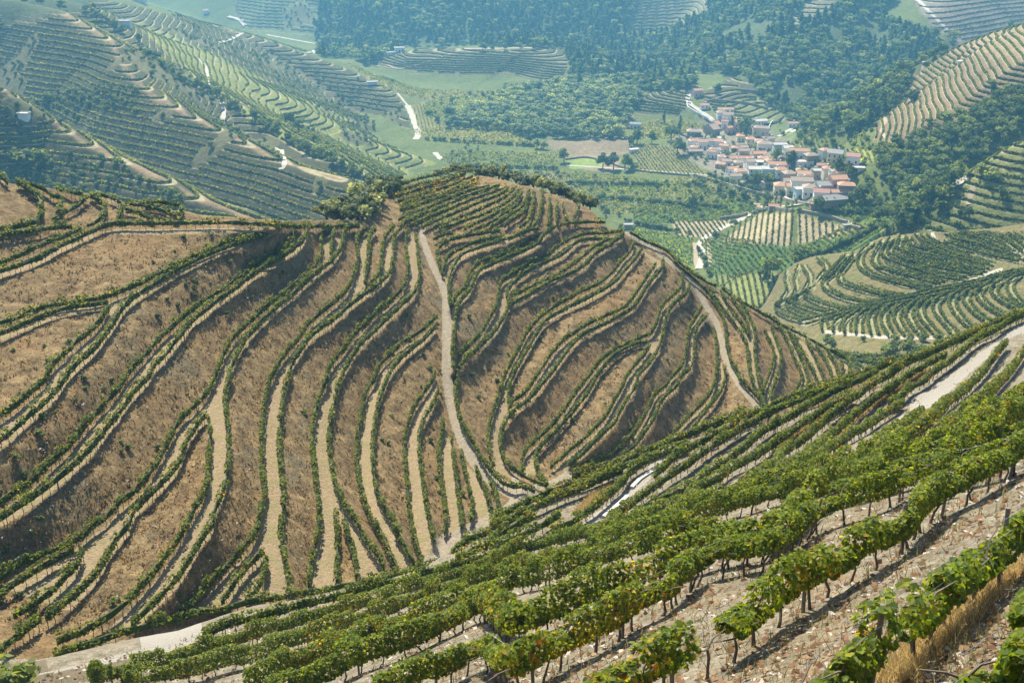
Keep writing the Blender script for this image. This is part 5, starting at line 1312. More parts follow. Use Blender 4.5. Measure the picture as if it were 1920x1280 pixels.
# single trees and bushes one can point to: (kind, u, v of the foot, height, label)
ONE = [('broad', 848, 193, 7, 'lone round tree in the meadow below the mound'), ('bush', 822, 228, 6, 'small dark bush at the left end of the valley wood'), ('willow', 1255, 0, 0, '')]
ONE = [('broad', 848, 194, 7, 'lone round tree in the meadow below the mound'), ('bush', 822, 230, 7, 'small dark bush at the left end of the valley wood'),
 ('willow', 1057, 304, 11, 'pale round tree beside the small pond field'), ('willow', 1007, 278, 8, 'pale leafy tree at the foot of the valley wood'), ('willow', 1020, 280, 7, 'smaller pale tree at the foot of the valley wood'), ('broad', 990, 268, 7, 'low round tree at the near edge of the wood'),
 ('broad', 1130, 316, 12, 'big tree at the left of the clump by the valley lane'), ('broad', 1150, 318, 13, 'tallest tree of the clump by the valley lane'), ('broad', 1172, 318, 12, 'right-hand tree of the clump by the valley lane'), ('bush', 1190, 318, 6, 'small bush right of the clump by the valley lane'),
 ('broad', 1300, 390, 10, 'lone dark tree in the green vineyard left of the road'), ('bush', 1287, 388, 6, 'bush beside the lone dark tree in the green vineyard'), ('broad', 1498, 497, 11, 'dark tree at the top left corner of the far hill'), ('broad', 1442, 521, 11, 'dark tree right of the yellow green field'), ('bush', 1432, 519, 6, 'low bush left of the dark tree by the yellow green field'),
 ('broad', 1688, 437, 11, 'dark tree between the meadow and the right hill'), ('broad', 1706, 416, 7, 'small tree in the meadow above the dark tree'), ('bush', 1630, 430, 6, 'bush beside the lane right of the fan field'), ('bush', 1376, 423, 5, 'round bush on the road verge by the fan field'), ('bush', 1343, 446, 5, 'round bush by the road bend'),
 ('broad', 1535, 398, 9, 'round tree below the grey warehouse'), ('cypress', 1245, 231, 13, 'tall pointed cypress left of the church barns'), ('cypress', 1274, 250, 16, 'tall dark cypress at the top of the village'), ('cypress', 1371, 247, 15, 'pointed dark cypress left of the white house'), ('broad', 1398, 255, 17, 'big dark round tree right of the white house'),
 ('broad', 1258, 262, 12, 'dark tree at the left edge of the village'), ('broad', 1270, 290, 14, 'large dark tree clump at the left edge of the village'), ('broad', 1195, 270, 12, 'leafy tree by the small white house left of the village'), ('broad', 1222, 268, 10, 'round tree right of the small white house'), ('broad', 1180, 275, 9, 'tree left of the small white house'),
 ('broad', 1456, 300, 8, 'tree in front of the grey green house'), ('broad', 1484, 312, 11, 'dark tree in the middle of the village'), ('broad', 1500, 262, 7, 'small tree beside the walled garden'), ('broad', 1416, 345, 9, 'tree under the white houses at the village foot'), ('broad', 1438, 350, 9, 'tree left of the cream house at the village foot'), ('bush', 1400, 340, 6, 'bush under the white houses'),
 ('broad', 1572, 332, 11, 'broad dark tree right of the stone ruin'), ('broad', 1590, 335, 9, 'dark tree behind the orange roofed houses'), ('broad', 1618, 372, 8, 'tree right of the orange roofed houses'), ('broad', 1602, 380, 8, 'tree right of the grey warehouse'), ('broad', 1552, 388, 7, 'tree in front of the grey warehouse'), ('bush', 1470, 372, 6, 'bush by the white wall at the village foot'), ('bush', 1440, 378, 6, 'bush left of the red roofed shed'), ('bush', 1370, 366, 6, 'bush on the left meadow by the village'), ('bush', 1392, 372, 7, 'paler bush by the lane below the village'), ('bush', 1350, 362, 6, 'bush at the corner of the meadow below the village'),
 ('broad', 905, 96, 10, 'leftmost dark tree on top of the mound'), ('broad', 922, 96, 7, 'small tree on top of the mound'), ('broad', 946, 95, 8, 'spreading tree on top of the mound'), ('broad', 975, 95, 9, 'round tree on top of the mound'), ('broad', 1000, 94, 9, 'rightmost dark tree on top of the mound'), ('broad', 697, 116, 14, 'dark tree clump at the left end of the mound'), ('broad', 684, 120, 12, 'dark tree at the left end of the mound'), ('broad', 712, 110, 10, 'dark tree left of the white farmhouse'),
 ('broad', 1346, 176, 9, 'single tree on the terraces above the village'), ('broad', 1895, 52, 9, 'lone tree on the skyline of the right slope'), ('bush', 1840, 330, 7, 'dark bush on the sunny terrace of the right spur'), ('bush', 1860, 340, 7, 'second dark bush on the sunny terrace of the right spur'), ('bush', 1880, 372, 6, 'bush on the lower terraces of the right spur'), ('broad', 1815, 412, 6, 'small tree at the foot of the right spur'), ('bush', 1730, 420, 5, 'bush in the meadow beside the right spur'),
 ('broad', 1858, 172, 7, 'small tree on the terraces of the right slope'), ('bush', 1710, 190, 9, 'dark bush clump on the right slope'), ('bush', 1690, 150, 9, 'bush by the path on the right slope'), ('broad', 1660, 215, 9, 'tree at the foot of the right slope path'), ('broad', 1600, 250, 14, 'large round dark tree right of the village'), ('broad', 1622, 242, 12, 'round tree above the garden plots'),
 ('bush', 40, 305, 9, 'dark bush in the shaded hollow at far left'), ('bush', 75, 308, 9, 'greener bush in the shaded hollow at far left'), ('bush', 90, 195, 9, 'round bush at the top of the shaded bank'), ('bush', 68, 200, 7, 'smaller bush at the top of the shaded bank'), ('bush', 320, 372, 6, 'yellow green bush behind the crest at left'), ('bush', 335, 378, 5, 'low yellow green bush behind the crest at left'), ('broad', 545, 235, 9, 'dark tree clump on the yellow green ridge'), ('broad', 560, 245, 8, 'dark tree on the yellow green ridge'), ('bush', 592, 265, 6, 'bush lower on the yellow green ridge'), ('broad', 625, 312, 6, 'tree at the lower end of the tree lined ridge')]
for kind, u, v, h, lab in ONE:
    tree(kind, at(u, v), h, lab, None, rng.uniform(1.0, 1.3))
# bushes under the far hill's road
for n_, (u, v, h) in enumerate([(1552, 642, 3.4), (1560, 648, 3.0), (1620, 640, 2.2), (1670, 664, 5.0), (1705, 662, 5.2), (1676, 640, 3.0), (1708, 640, 2.8), (1732, 640, 3.0), (1758, 638, 3.2), (1660, 668, 4.2), (1725, 668, 4.6)]):
    p = ray(u, v) * float(east.depth(u, v))
    tree('bush', p, h, 'dark bush on the dry bank below the far hill road', 'bushes on the dry bank', 1.2)
# trees along the ridge of the left hills
LINE = resample(trace("Z 165,18 232,66 292,110 330,140 372,165 400,178 440,205 480,222 525,250 560,272 605,292 650,318 690,345"), 7.0)
nl_ = 0
for u, v in LINE:
    if rng.random() < .78:
        kind = 'broad' if rng.random() < .6 else 'bush'
        tree(kind, at(u + rng.normal(0, 3), v + rng.normal(2, 3)), rng.uniform(4, 7.5), 'dark tree in the line along the ridge of the left hills', 'trees along the left ridge', 1.2); nl_ += 1
# woods: the trees that show largest one by one, the others as instances
def scatter(poly, n, mind, mask=None, seed=1):
    g = np.random.default_rng(seed); mk = cls(poly, FU, FV) & (FE >= FEmax - .02)
    if mask is not None: mk &= mask
    ii, jj = np.nonzero(mk); w = (RR[ii] ** 2) * np.gradient(np.log(RR))[ii]
    pick = g.choice(len(ii), size=min(len(ii), n * 6), replace=False, p=w / w.sum())
    out = []; cells = {}
    for q in pick:
        i, j = ii[q], jj[q]; x, y = FX[i, j] + g.uniform(-.5, .5), FY[i, j] + g.uniform(-.5, .5)
        cx, cy = int(x // mind), int(y // mind)
        if any((x - px) ** 2 + (y - py) ** 2 < mind * mind for a in (-1, 0, 1) for b in (-1, 0, 1) for px, py in cells.get((cx + a, cy + b), ())): continue
        cells.setdefault((cx, cy), []).append((x, y)); out.append((x, y, FZ[i, j]))
        if len(out) >= n: break
    return np.array(out)
n_single = len(OLV) + len(ONE) + 11 + nl_
S3 = scatter(FOREST[3], 420, 4.6, seed=3); S3 = S3[np.argsort(np.hypot(S3[:, 0], S3[:, 1]))]
S2_ = scatter(FOREST[2], 420, 6.0, seed=5); S2_ = S2_[np.argsort(np.hypot(S2_[:, 0], S2_[:, 1]))]
left_ = max(0, 300 - n_single); a3 = int(left_ * .55); a2 = left_ - a3
for p in S3[:a3]: tree('broad' if rng.random() < .8 else 'bush', p, rng.uniform(5, 9), 'dense green tree of the wood on the right spur', 'trees of the right wood', 1.25)
for p in S2_[:a2]: tree('willow', p, rng.uniform(6.5, 10.5), 'rounded grey green tree of the wood on the valley floor', 'trees of the valley wood', 1.45)
def wood(name, pts, src, lo, hi, wide, label):
    """far woods: tree crowns on points, by geometry nodes"""
    if not len(pts): return
    me = bpy.data.meshes.new(name); me.from_pydata([tuple(p) for p in pts], [], [])
    o = tag(link(name, me), label, "wood", None, "stuff")
    ng = bpy.data.node_groups.new(name, 'GeometryNodeTree')
    ng.interface.new_socket("Geometry", in_out='INPUT', socket_type='NodeSocketGeometry'); ng.interface.new_socket("Geometry", in_out='OUTPUT', socket_type='NodeSocketGeometry')
    gi = ng.nodes.new('NodeGroupInput'); go = ng.nodes.new('NodeGroupOutput')
    inst = ng.nodes.new('GeometryNodeInstanceOnPoints'); oi = ng.nodes.new('GeometryNodeObjectInfo'); oi.inputs['Object'].default_value = src; oi.transform_space = 'ORIGINAL'
    try: oi.inputs['As Instance'].default_value = True
    except Exception: pass
    rv = ng.nodes.new('FunctionNodeRandomValue'); rv.data_type = 'FLOAT'; rv.inputs[2].default_value = lo; rv.inputs[3].default_value = hi
    rr_ = ng.nodes.new('FunctionNodeRandomValue'); rr_.data_type = 'FLOAT_VECTOR'; rr_.inputs[0].default_value = (-.06, -.06, 0); rr_.inputs[1].default_value = (.06, .06, 6.28)
    cx = ng.nodes.new('ShaderNodeCombineXYZ'); mu = ng.nodes.new('ShaderNodeMath'); mu.operation = 'MULTIPLY'; mu.inputs[1].default_value = wide
    ng.links.new(rv.outputs[1], mu.inputs[0]); ng.links.new(mu.outputs[0], cx.inputs[0]); ng.links.new(mu.outputs[0], cx.inputs[1]); ng.links.new(rv.outputs[1], cx.inputs[2])
    ng.links.new(gi.outputs[0], inst.inputs['Points']); ng.links.new(oi.outputs['Geometry'], inst.inputs['Instance'])
    ng.links.new(rr_.outputs[0], inst.inputs['Rotation']); ng.links.new(cx.outputs[0], inst.inputs['Scale']); ng.links.new(inst.outputs[0], go.inputs[0])
    md = o.modifiers.new("wood", 'NODES'); md.node_group = ng
    return o
if 'pine' not in SRC:
    tree('pine', at(1420, 150), 9, 'pine on the lower edge of the far woods', None)
    tree('willow', at(1110, 120), 9, 'pale leafy tree in the far woods', None) if 'willow' not in SRC else None
hills_pts = scatter([FOREST[1], P('1070,-60 1300,-60 1300,172 1070,172')], 7600, 5.4, M_forest & ~(fbm(FX / 48 + 3, FY / 48 + 8, 3) > .16), seed=11)
k_ = rng.random(len(hills_pts)); pinezone = vnoise(hills_pts[:, 0] / 90, hills_pts[:, 1] / 90) > .5
pz = np.where(pinezone, k_ < .65, k_ < .2)
wood("pine_wood", hills_pts[pz], SRC['pine'], 6, 14, 1.3, "dark pines of the far wooded hillsides")
bz = ~pz; k2 = rng.random(len(hills_pts)) < .7
wood("broadleaf_wood", hills_pts[bz & k2], SRC['broad'], 4, 11, 1.4, "broadleaf trees of the far wooded hillsides")
wood("mixed_wood", hills_pts[bz & ~k2], SRC['willow'], 5, 9, 1.4, "paler trees scattered through the far woods")
wood("spur_wood", S3[a3:], SRC['broad'], 5, 9, 1.25, "rest of the wood on the right spur")
wood("valley_wood", S2_[a2:], SRC['willow'], 6.5, 10.5, 1.45, "farther part of the wood on the valley floor")
wood("hilltop_wood", scatter(FOREST[0], 160, 5.5, seed=8), SRC['broad'], 6, 10, 1.3, "wood on the top of the left hill")
# scrub between the fields, on the valley slopes and round the village
WILDP = scatter(P('-40,0 860,0 860,420 -40,420'), 260, 4.5, WILD, seed=29)
HEDGE = np.vstack([[at(u, v) for u, v in resample(trace('Z ' + t), 3.2)] for t in ('800,215 940,200', '795,262 1000,275', '1060,345 1290,350', '1120,372 1360,392', '845,312 1045,318', '1180,420 1300,440', '1310,470 1330,515', '1330,330 1460,372', '1300,345 1360,372', '1490,500 1640,432', '1560,398 1700,402', '1620,330 1660,400', '905,180 955,206')])
HEDGE = HEDGE[rng.random(len(HEDGE)) < .7] + np.c_[rng.normal(0, 1.0, (1, 2)), [[0]]] * 0
SCR = np.vstack([HEDGE, WILDP, scatter(P('780,180 940,170 830,300 1100,330 1130,420 1000,330'), 60, 7, seed=30), scatter(P('1100,330 1420,360 1400,400 1180,440 1120,400'), 60, 7, seed=33), scatter(P("1500,230 1600,200 1660,260 1640,330 1560,310 1490,262"), 160, 4.5, seed=21), scatter(P("1290,330 1460,365 1620,372 1700,400 1620,420 1450,395 1330,372"), 70, 5, seed=22), scatter(P("1640,330 1700,400 1800,400 1800,430 1640,430 1600,390"), 60, 5, seed=23),
                 scatter(P("300,30 560,100 700,160 790,270 730,250 560,170 400,110"), 150, 6, seed=24), scatter(P("1255,225 1480,230 1600,330 1560,380 1350,335 1260,280"), 120, 6, seed=25), scatter(P("0,200 120,180 260,190 280,215 100,240 0,240"), 50, 4, seed=26), scatter(P("0,290 200,290 330,370 0,340"), 70, 4, seed=27), scatter(P("55,185 150,165 260,160 245,200 130,206 70,200"), 70, 3.5, seed=28)])
wood("scrub", SCR, KINDS and next(o for o in bpy.data.objects if o.name.startswith("crown") and o.data == KINDS['bush'][0][0] or o.name.startswith("crown") and o.data in [q[0] for q in KINDS['bush']]), 1.8, 4.2, 1.2, "low scrub between fields and houses")
print("trees", n_single, a3, a2, len(hills_pts), len(S3), len(S2_))
# ------------------------------------------------------------------ village
WALLS = dict(white=plain("white_plaster", (.74, .73, .70), .85, .08, 1.2), cream=plain("cream_plaster", (.66, .58, .42), .85, .1, 1.2), stone=plain("schist_wall", (.30, .25, .20), .95, .3, 3.0), grey=plain("grey_green_plaster", (.38, .42, .38), .85, .1, 1.2), blue=plain("pale_blue_plaster", (.55, .64, .70), .85, .08, 1.2), pink=plain("pink_plaster", (.60, .42, .36), .85, .1, 1.2))
ROOFS = dict(orange=plain("orange_roof_tiles", (.47, .275, .18), .85, .25, 1.6), red=plain("red_roof_tiles", (.42, .235, .185), .85, .25, 1.6), brown=plain("old_brown_roof_tiles", (.36, .28, .22), .9, .3, 1.6), grey=plain("grey_roof_sheets", (.30, .29, .28), .8, .2, 1.6), pale=plain("pale_concrete_roof", (.58, .55, .48), .9, .12, 1.6))
MAT_PANE = plain("dark_window_glass", (.03, .035, .045), .25, .2, 2.0)
MAT_FRAME = plain("window_surround", (.55, .53, .50), .8, .1, 2.0)
MAT_DOOR = plain("wooden_door", (.13, .07, .04), .7, .25, 4.0)
def unit(name, build, mat):
    mb = MB(); build(mb); return mb.mesh(name, mat)
WIN_F = unit("window", lambda m: (m.box(-.55, .55, -.06, .04, -.75, -.65), m.box(-.55, .55, -.06, .04, .65, .75), m.box(-.55, -.45, -.05, .03, -.65, .65), m.box(.45, .55, -.05, .03, -.65, .65)), MAT_FRAME)
WIN_P = unit("pane", lambda m: m.box(-.45, .45, -.02, .02, -.65, .65), MAT_PANE)
DOOR = unit("door", lambda m: m.box(-.5, .5, -.05, .04, 0, 2.1), MAT_DOOR)
CHIM = lambda mat: unit("chimney", lambda m: (m.box(-.35, .35, -.35, .35, -1.0, 1.0), m.box(-.45, .45, -.45, .45, 1.0, 1.15)), mat)
CH = {k: CHIM(m) for k, m in WALLS.items()}
def roof_mesh(w, d, kind, rise, ov=.35, t=.16):
    mb = MB(); a, b = w / 2 + ov, d / 2 + ov
    if kind == 'flat':
        mb.box(-a, a, -b, b, 0, .25); mb.box(-a, a, -b, -b + .2, .25, .6); mb.box(-a, a, b - .2, b, .25, .6); mb.box(-a, -a + .2, -b + .2, b - .2, .25, .6); mb.box(a - .2, a, -b + .2, b - .2, .25, .6)
    else:
        r = a if kind == 'gable' else max(0.0, a - b)
        V = [(-a, -b, 0), (a, -b, 0), (a, b, 0), (-a, b, 0), (-r, 0, rise), (r, 0, rise)]
        V += [(x, y, z - t) for x, y, z in V[:4]]
        F = [(0, 1, 5, 4), (2, 3, 4, 5), (1, 2, 5), (3, 0, 4), (6, 9, 8, 7), (0, 6, 7, 1), (1, 7, 8, 2), (2, 8, 9, 3), (3, 9, 6, 0)]
        mb.add(V, F)
        mb.tube([(-r, 0, rise + .04), (r if r > 0 else .05, 0, rise + .04)], .12, 5)
    return mb
def house(u, v, w, d, h, rot, wall, roof, kind, label, cat="house", name="house", wins=True, lift=0.0, group=None):
    if cat == 'house': w, d, h = w * .86, d * .86, h * .92
    p = at(u, v); root = tag(link(name, None, loc=(p[0], p[1], p[2] + lift)), label, cat, group); root.rotation_euler = (0, 0, math.radians(rot)); HSPOT.append((p[0], p[1], max(w, d)))
    mb = MB(); mb.box(-w / 2, w / 2, -d / 2, d / 2, -1.6, h)
    rise = .26 * d if kind != 'flat' else 0
    if kind == 'gable':
        for s in (-1, 1):
            x = s * (w / 2 - .004)
            mb.add([(x, -d / 2, h), (x, d / 2, h), (x, 0, h + rise * (d / 2) / (d / 2 + .35) - .1)], [(0, 1, 2) if s > 0 else (2, 1, 0)])
    mb.build("wall", WALLS[wall], root)
    r = roof_mesh(w, d, kind, rise).build("roof", ROOFS[roof], root); r.location = (0, 0, h + .04)
    if cat == "house" and kind != 'flat' and rng.random() < .75:
        c = link("chimney", CH[wall], r, (rng.uniform(-.3, .3) * w, d * .18, rise * .75))
    if wins:
        fl = max(1, int(h // 2.8))
        for side, (L, yy, rz_) in enumerate(((w, -d / 2 - .03, 0), (d, -w / 2 - .03, -math.pi / 2), (d, -w / 2 - .03, math.pi / 2))):
            n = max(1, int(L // 2.6)); 
            for f in range(fl):
                for i in range(n):
                    x = (i + .5) * L / n - L / 2
                    if side == 0 and f == 0 and i == n // 2:
                        dd = link("door", DOOR, root, (x, yy, 0)); continue
                    if rng.random() < (.12 if side == 0 else .35): continue
                    W_ = link("window", WIN_F, root); W_.rotation_euler = (0, 0, rz_)
                    q = Vector((x, yy, 1.5 + f * 2.8)); q.rotate(W_.rotation_euler); W_.location = q
                    link("pane", WIN_P, W_)
    return root
HSPOT = []
HOUSES = [
 (1307, 180, 9, 7, 5.5, 12, 'pink', 'red', 'gable', 'red roofed house at the top of the village road'), (1321, 203, 8, 6, 3.2, -8, 'white', 'red', 'gable', 'low red roofed house by the upper village road bend'), (1360, 211, 15, 6, 3.2, 0, 'cream', 'orange', 'gable', 'long orange roofed house below the terraced dome'),
 (1352, 222, 9, 7, 5.6, 5, 'white', 'brown', 'hip', 'white house left in the row above the barns'), (1364, 226, 10, 7, 5.8, 3, 'white', 'brown', 'gable', 'white house right in the row above the barns'), (1358, 238, 6, 5, 5.4, 0, 'white', 'red', 'gable', 'small white house with a red roof beside the road'), (1383, 244, 9, 8, 7.5, 4, 'white', 'orange', 'gable', 'tall white house between two dark trees'),
 (1334, 250, 8, 15, 5, 28, 'stone', 'brown', 'gable', 'long brown roofed barn beside the village road'), (1341, 241, 6, 10, 4.5, 28, 'stone', 'orange', 'gable', 'smaller brown barn behind the long barn'), (1301, 254, 13, 8, 4, -6, 'stone', 'brown', 'hip', 'brown roofed farmhouse at the left village edge'),
 (1424, 233, 13, 6, 3.4, 10, 'white', 'pale', 'gable', 'pale roofed house above the walled garden'), (1427, 252, 14, 7, 6, -14, 'cream', 'brown', 'hip', 'two storey house with a brown hip roof by the garden path'), (1388, 264, 7, 6, 4.4, 0, 'cream', 'orange', 'hip', 'small cream house under the tall white house'),
 (1301, 274, 10, 7, 5, 10, 'white', 'orange', 'hip', 'white house at the left end of the middle row'), (1317, 278, 8, 7, 6, -6, 'white', 'orange', 'gable', 'white house second from the left in the middle row'), (1330, 275, 9, 7, 5.5, 8, 'white', 'brown', 'gable', 'brown roofed house in the middle row by the road'), (1347, 276, 8, 7, 5.5, -20, 'white', 'orange', 'gable', 'orange roofed house at the road corner'), (1303, 289, 13, 6, 3, 4, 'stone', 'brown', 'gable', 'low brown roofed outbuilding at the left edge'), (1340, 290, 10, 7, 4.5, 0, 'white', 'brown', 'hip', 'hip roofed house below the road corner'),
 (1406, 274, 8, 7, 6.5, 0, 'cream', 'orange', 'hip', 'yellow house in the upper middle of the village'), (1432, 281, 12, 8, 5.5, -10, 'white', 'brown', 'hip', 'brown roofed house left of the grey green house'), (1461, 290, 11, 9, 8, 0, 'grey', 'grey', 'flat', 'large grey green flat roofed house'), (1476, 290, 7, 6, 5.5, 5, 'white', 'pale', 'gable', 'white house right of the grey green house'), (1394, 292, 9, 6, 4.6, 0, 'pink', 'brown', 'gable', 'low pink house in the village middle'), (1423, 298, 11, 7, 5, 6, 'pink', 'orange', 'gable', 'orange roofed pink house in the village middle'),
 (1352, 303, 6, 6, 4.5, 0, 'white', 'orange', 'hip', 'little orange roofed house above the lower lane'), (1398, 305, 12, 6, 4.2, 0, 'white', 'orange', 'gable', 'long orange roofed white house in the village middle'), (1362, 310, 8, 6, 4, -12, 'white', 'brown', 'gable', 'brown roofed house beside the lower lane'), (1386, 314, 10, 7, 4.6, 8, 'cream', 'brown', 'hip', 'cream house with a brown hip roof'), (1408, 316, 9, 7, 6, 0, 'white', 'brown', 'gable', 'white two storey house in the lower middle'), (1428, 314, 9, 7, 4.5, 0, 'cream', 'pale', 'flat', 'cream house with a flat pale terrace'),
 (1491, 238, 14, 5, 3.6, 0, 'white', 'orange', 'gable', 'long orange roofed house over the white courtyard'), (1496, 296, 14, 7, 5.6, -4, 'white', 'orange', 'gable', 'orange roofed house with a long row of openings'), (1519, 303, 9, 7, 5, 10, 'stone', 'brown', 'hip', 'brown roofed stone house right of the middle tree'), (1508, 312, 12, 6, 3.6, 0, 'blue', 'pale', 'flat', 'low pale blue building right of the middle tree'), (1565, 304, 10, 8, 6.5, -25, 'cream', 'grey', 'gable', 'grey roofed house below the slanting vineyard'), (1597, 316, 8, 7, 8, -18, 'white', 'red', 'gable', 'tall white house with a red roof at the right edge'), (1583, 314, 9, 5, 2.8, 0, 'stone', 'red', 'gable', 'low red roofed annex beside the tall white house'), (1546, 317, 10, 5, 2.8, -6, 'stone', 'red', 'gable', 'low red roof behind the ruin'), (1604, 322, 10, 4, 2.4, -4, 'white', 'pale', 'flat', 'low white shed in front of the tall white house'),
 (1459, 319, 15, 7, 4.8, -4, 'white', 'orange', 'gable', 'wide orange roofed house in the lower middle'), (1463, 329, 9, 7, 4.8, 5, 'white', 'orange', 'hip', 'orange roofed house below the wide one'), (1441, 330, 11, 7, 5.8, -8, 'blue', 'pale', 'gable', 'pale blue house in the lower middle'), (1478, 336, 9, 8, 4.8, 12, 'pink', 'brown', 'hip', 'brown roofed pink house left of the big roof'), (1502, 329, 8, 6, 4.2, -12, 'cream', 'orange', 'hip', 'bright orange roofed house above the big roof'), (1513, 338, 13, 7, 4.6, -10, 'white', 'orange', 'gable', 'orange roofed house beside the stone ruin'), (1536, 333, 9, 7, 4.6, 0, 'stone', 'grey', 'flat', 'grey flat topped stone ruin beside the orange roofs'),
 (1505, 352, 16, 8, 5.2, -6, 'white', 'brown', 'gable', 'biggest brown roofed house at the lower right'), (1480, 350, 8, 6, 4.4, 0, 'white', 'brown', 'gable', 'small brown roofed house above the cream house'), (1464, 363, 10, 8, 6, -6, 'cream', 'orange', 'hip', 'cream house with orange hip roof at the village foot'), (1485, 363, 9, 7, 5.4, 0, 'cream', 'orange', 'gable', 'cream house beside the hip roofed one at the foot'), (1502, 371, 9, 6, 5.8, 6, 'blue', 'pale', 'flat', 'pale blue house at the village foot'), (1519, 366, 10, 8, 5.2, -8, 'white', 'brown', 'hip', 'brown hip roofed house right of the pale blue one'), (1543, 362, 9, 8, 5.6, 0, 'grey', 'grey', 'gable', 'grey roofed house between orange roofs'), (1569, 350, 10, 8, 5.4, 8, 'pink', 'orange', 'gable', 'orange roofed house at the upper right corner'), (1585, 360, 10, 7, 4.6, -8, 'stone', 'orange', 'hip', 'orange hip roofed house at the far right corner'), (1538, 377, 9, 7, 6, -10, 'white', 'red', 'gable', 'white gabled house with a bright red roof'), (1575, 370, 11, 6, 3.6, 0, 'stone', 'orange', 'gable', 'low orange roofed row right of the red roofed house'),
 (1416, 331, 11, 7, 6.2, -4, 'white', 'pale', 'gable', 'white house at the left foot of the village'), (1404, 312, 8, 6, 4, 0, 'white', 'brown', 'gable', 'brown roofed house above the left foot'), (1372, 325, 9, 6, 4.2, 10, 'white', 'orange', 'gable', 'orange roofed house by the lower lane wall'), (1388, 332, 10, 7, 5.2, -6, 'white', 'orange', 'hip', 'white house with orange roof facing the meadow'), (1378, 340, 9, 6, 4.8, 4, 'white', 'brown', 'gable', 'lowest white house on the left meadow side'),
]
for H in HOUSES: house(*H)
vg = random.Random(5); made = 0
for _ in range(900):
    u, v = vg.uniform(1280, 1610), vg.uniform(225, 385)
    if not in_poly(P("1290,262 1345,232 1420,228 1470,270 1540,292 1610,312 1605,365 1560,385 1470,366 1385,345 1340,310 1295,292"), np.array([u]), np.array([v]))[0]: continue
    q = at(u, v)
    if any((q[0] - x) ** 2 + (q[1] - y) ** 2 < (.5 * s_ + 3.2) ** 2 for x, y, s_ in HSPOT): continue
    house(u, v, vg.uniform(5.5, 8.5), vg.uniform(5, 7), vg.choice([2.9, 3.2, 5.4]), vg.uniform(-25, 25), vg.choice(['white', 'white', 'cream', 'stone', 'pink']), vg.choice(['orange', 'orange', 'brown', 'red']), vg.choice(['gable', 'hip']),
          'small tiled house tucked between the larger village houses', group='small houses between the others')
    made += 1
    if made >= 20: break
for _ in range(60):
    u, v = vg.uniform(1275, 1610), vg.uniform(235, 385)
    if not in_poly(P("1290,262 1345,232 1420,228 1470,270 1540,292 1610,312 1605,365 1560,385 1470,366 1385,345 1340,310 1295,292"), np.array([u]), np.array([v]))[0]: continue
    q = at(u, v)
    if any((q[0] - x) ** 2 + (q[1] - y) ** 2 < (.5 * s_ + 1.6) ** 2 for x, y, s_ in HSPOT): continue
    tree('broad' if vg.random() < .6 else 'bush', q, vg.uniform(3, 6.5), 'garden tree between the village houses', 'garden trees of the village', 1.2)
house(1567, 380, 17, 8, 2.9, 14, 'stone', 'grey', 'gable', 'long grey roofed warehouse at the village foot', 'warehouse', 'warehouse', False)
house(1453, 392, 7, 4, 2.2, -6, 'stone', 'red', 'gable', 'small red roofed shed beside the lane below the village', 'shed', 'shed', False)
house(1533, 388, 8, 4, 2.2, 0, 'stone', 'red', 'gable', 'low shed in front of the grey warehouse', 'shed', 'shed', False)
house(1191, 240, 10, 6, 4, -10, 'white', 'grey', 'gable', 'small white house at the foot of the striped dome', 'house', 'house')
house(1188, 286, 7, 4, 2.4, 20, 'white', 'pale', 'flat', 'white shed beside the lane left of the village', 'shed', 'shed', False)
house(1178, 428, 5, 4, 2.4, 0, 'stone', 'grey', 'flat', 'small stone hut in the green vineyard behind the shoulder', 'hut', 'hut', False)
house(46, 221, 4.6, 3, 1.9, -8, 'white', 'pale', 'flat', 'small white hut on the shaded left terraces', 'hut', 'hut', False)
house(749, 97, 12, 6, 4.5, 5, 'white', 'pale', 'flat', 'white farmhouse at the left end of the mound', 'house', 'house')
house(733, 103, 10, 4, 2.5, 25, 'white', 'pale', 'flat', 'low white wing beside the mound farmhouse', 'outbuilding', 'outbuilding', False)
house(1802, 118, 3.2, 3, 2.8, 10, 'white', 'pale', 'hip', 'tiny white hut on the ridge path of the right slope', 'hut', 'hut', False)
house(1545, 148, 7, 5, 3.5, 0, 'white', 'pale', 'flat', 'white hut lost in the far woods', 'hut', 'hut', False)
house(233, 48, 10, 5, 3.2, 0, 'white', 'pale', 'flat', 'long white shed on the far left terraces', 'shed', 'shed', False)
house(387, 25, 8, 6, 4, 0, 'white', 'orange', 'gable', 'white house by the far river bend', 'house', 'house', False)
house(262, 5, 14, 8, 6, 0, 'white', 'orange', 'gable', 'white orange roofed house at the top edge near the far river', 'house', 'house', False)
house(1587, 428, 3.2, 1.6, 1.5, 10, 'white', 'pale', 'flat', 'white box at the right tip of the fan field', 'shed', 'shed', False)
house(698, 160, 9, 4, 3, 12, 'white', 'pale', 'flat', 'white shed on the far right end of the left hills', 'shed', 'shed', False)
# white courtyard and garden walls
p = at(1489, 245); mb = MB(); mb.box(-5, 5, -4, 5, -1.0, .15); o = tag(mb.build("courtyard", WALLS['white']), kind="structure"); o.location = tuple(p)
def low_wall(txt, h, t, mat, label):
    R = drape(trace("Z " + txt), t, 0, 3.0); lo = R[:, [0, 3]]; V = np.concatenate([lo, lo + np.array([0, 0, h])], 1)   # l, r, lt, rt
    V[:, :2, 2] -= 1.5; n = len(V); F = []
    for i in range(n - 1):
        a = i * 4; b_ = a + 4
        F += [(a, a + 2, b_ + 2, b_), (a + 2, a + 3, b_ + 3, b_ + 2), (a + 3, a + 1, b_ + 1, b_ + 3)]
    F += [(0, 1, 3, 2), ((n - 1) * 4, (n - 1) * 4 + 2, (n - 1) * 4 + 3, (n - 1) * 4 + 1)]
    mb = MB(); mb.add([tuple(p) for p in V.reshape(-1, 3)], F); return tag(mb.build("stone_wall", mat), label, "wall")
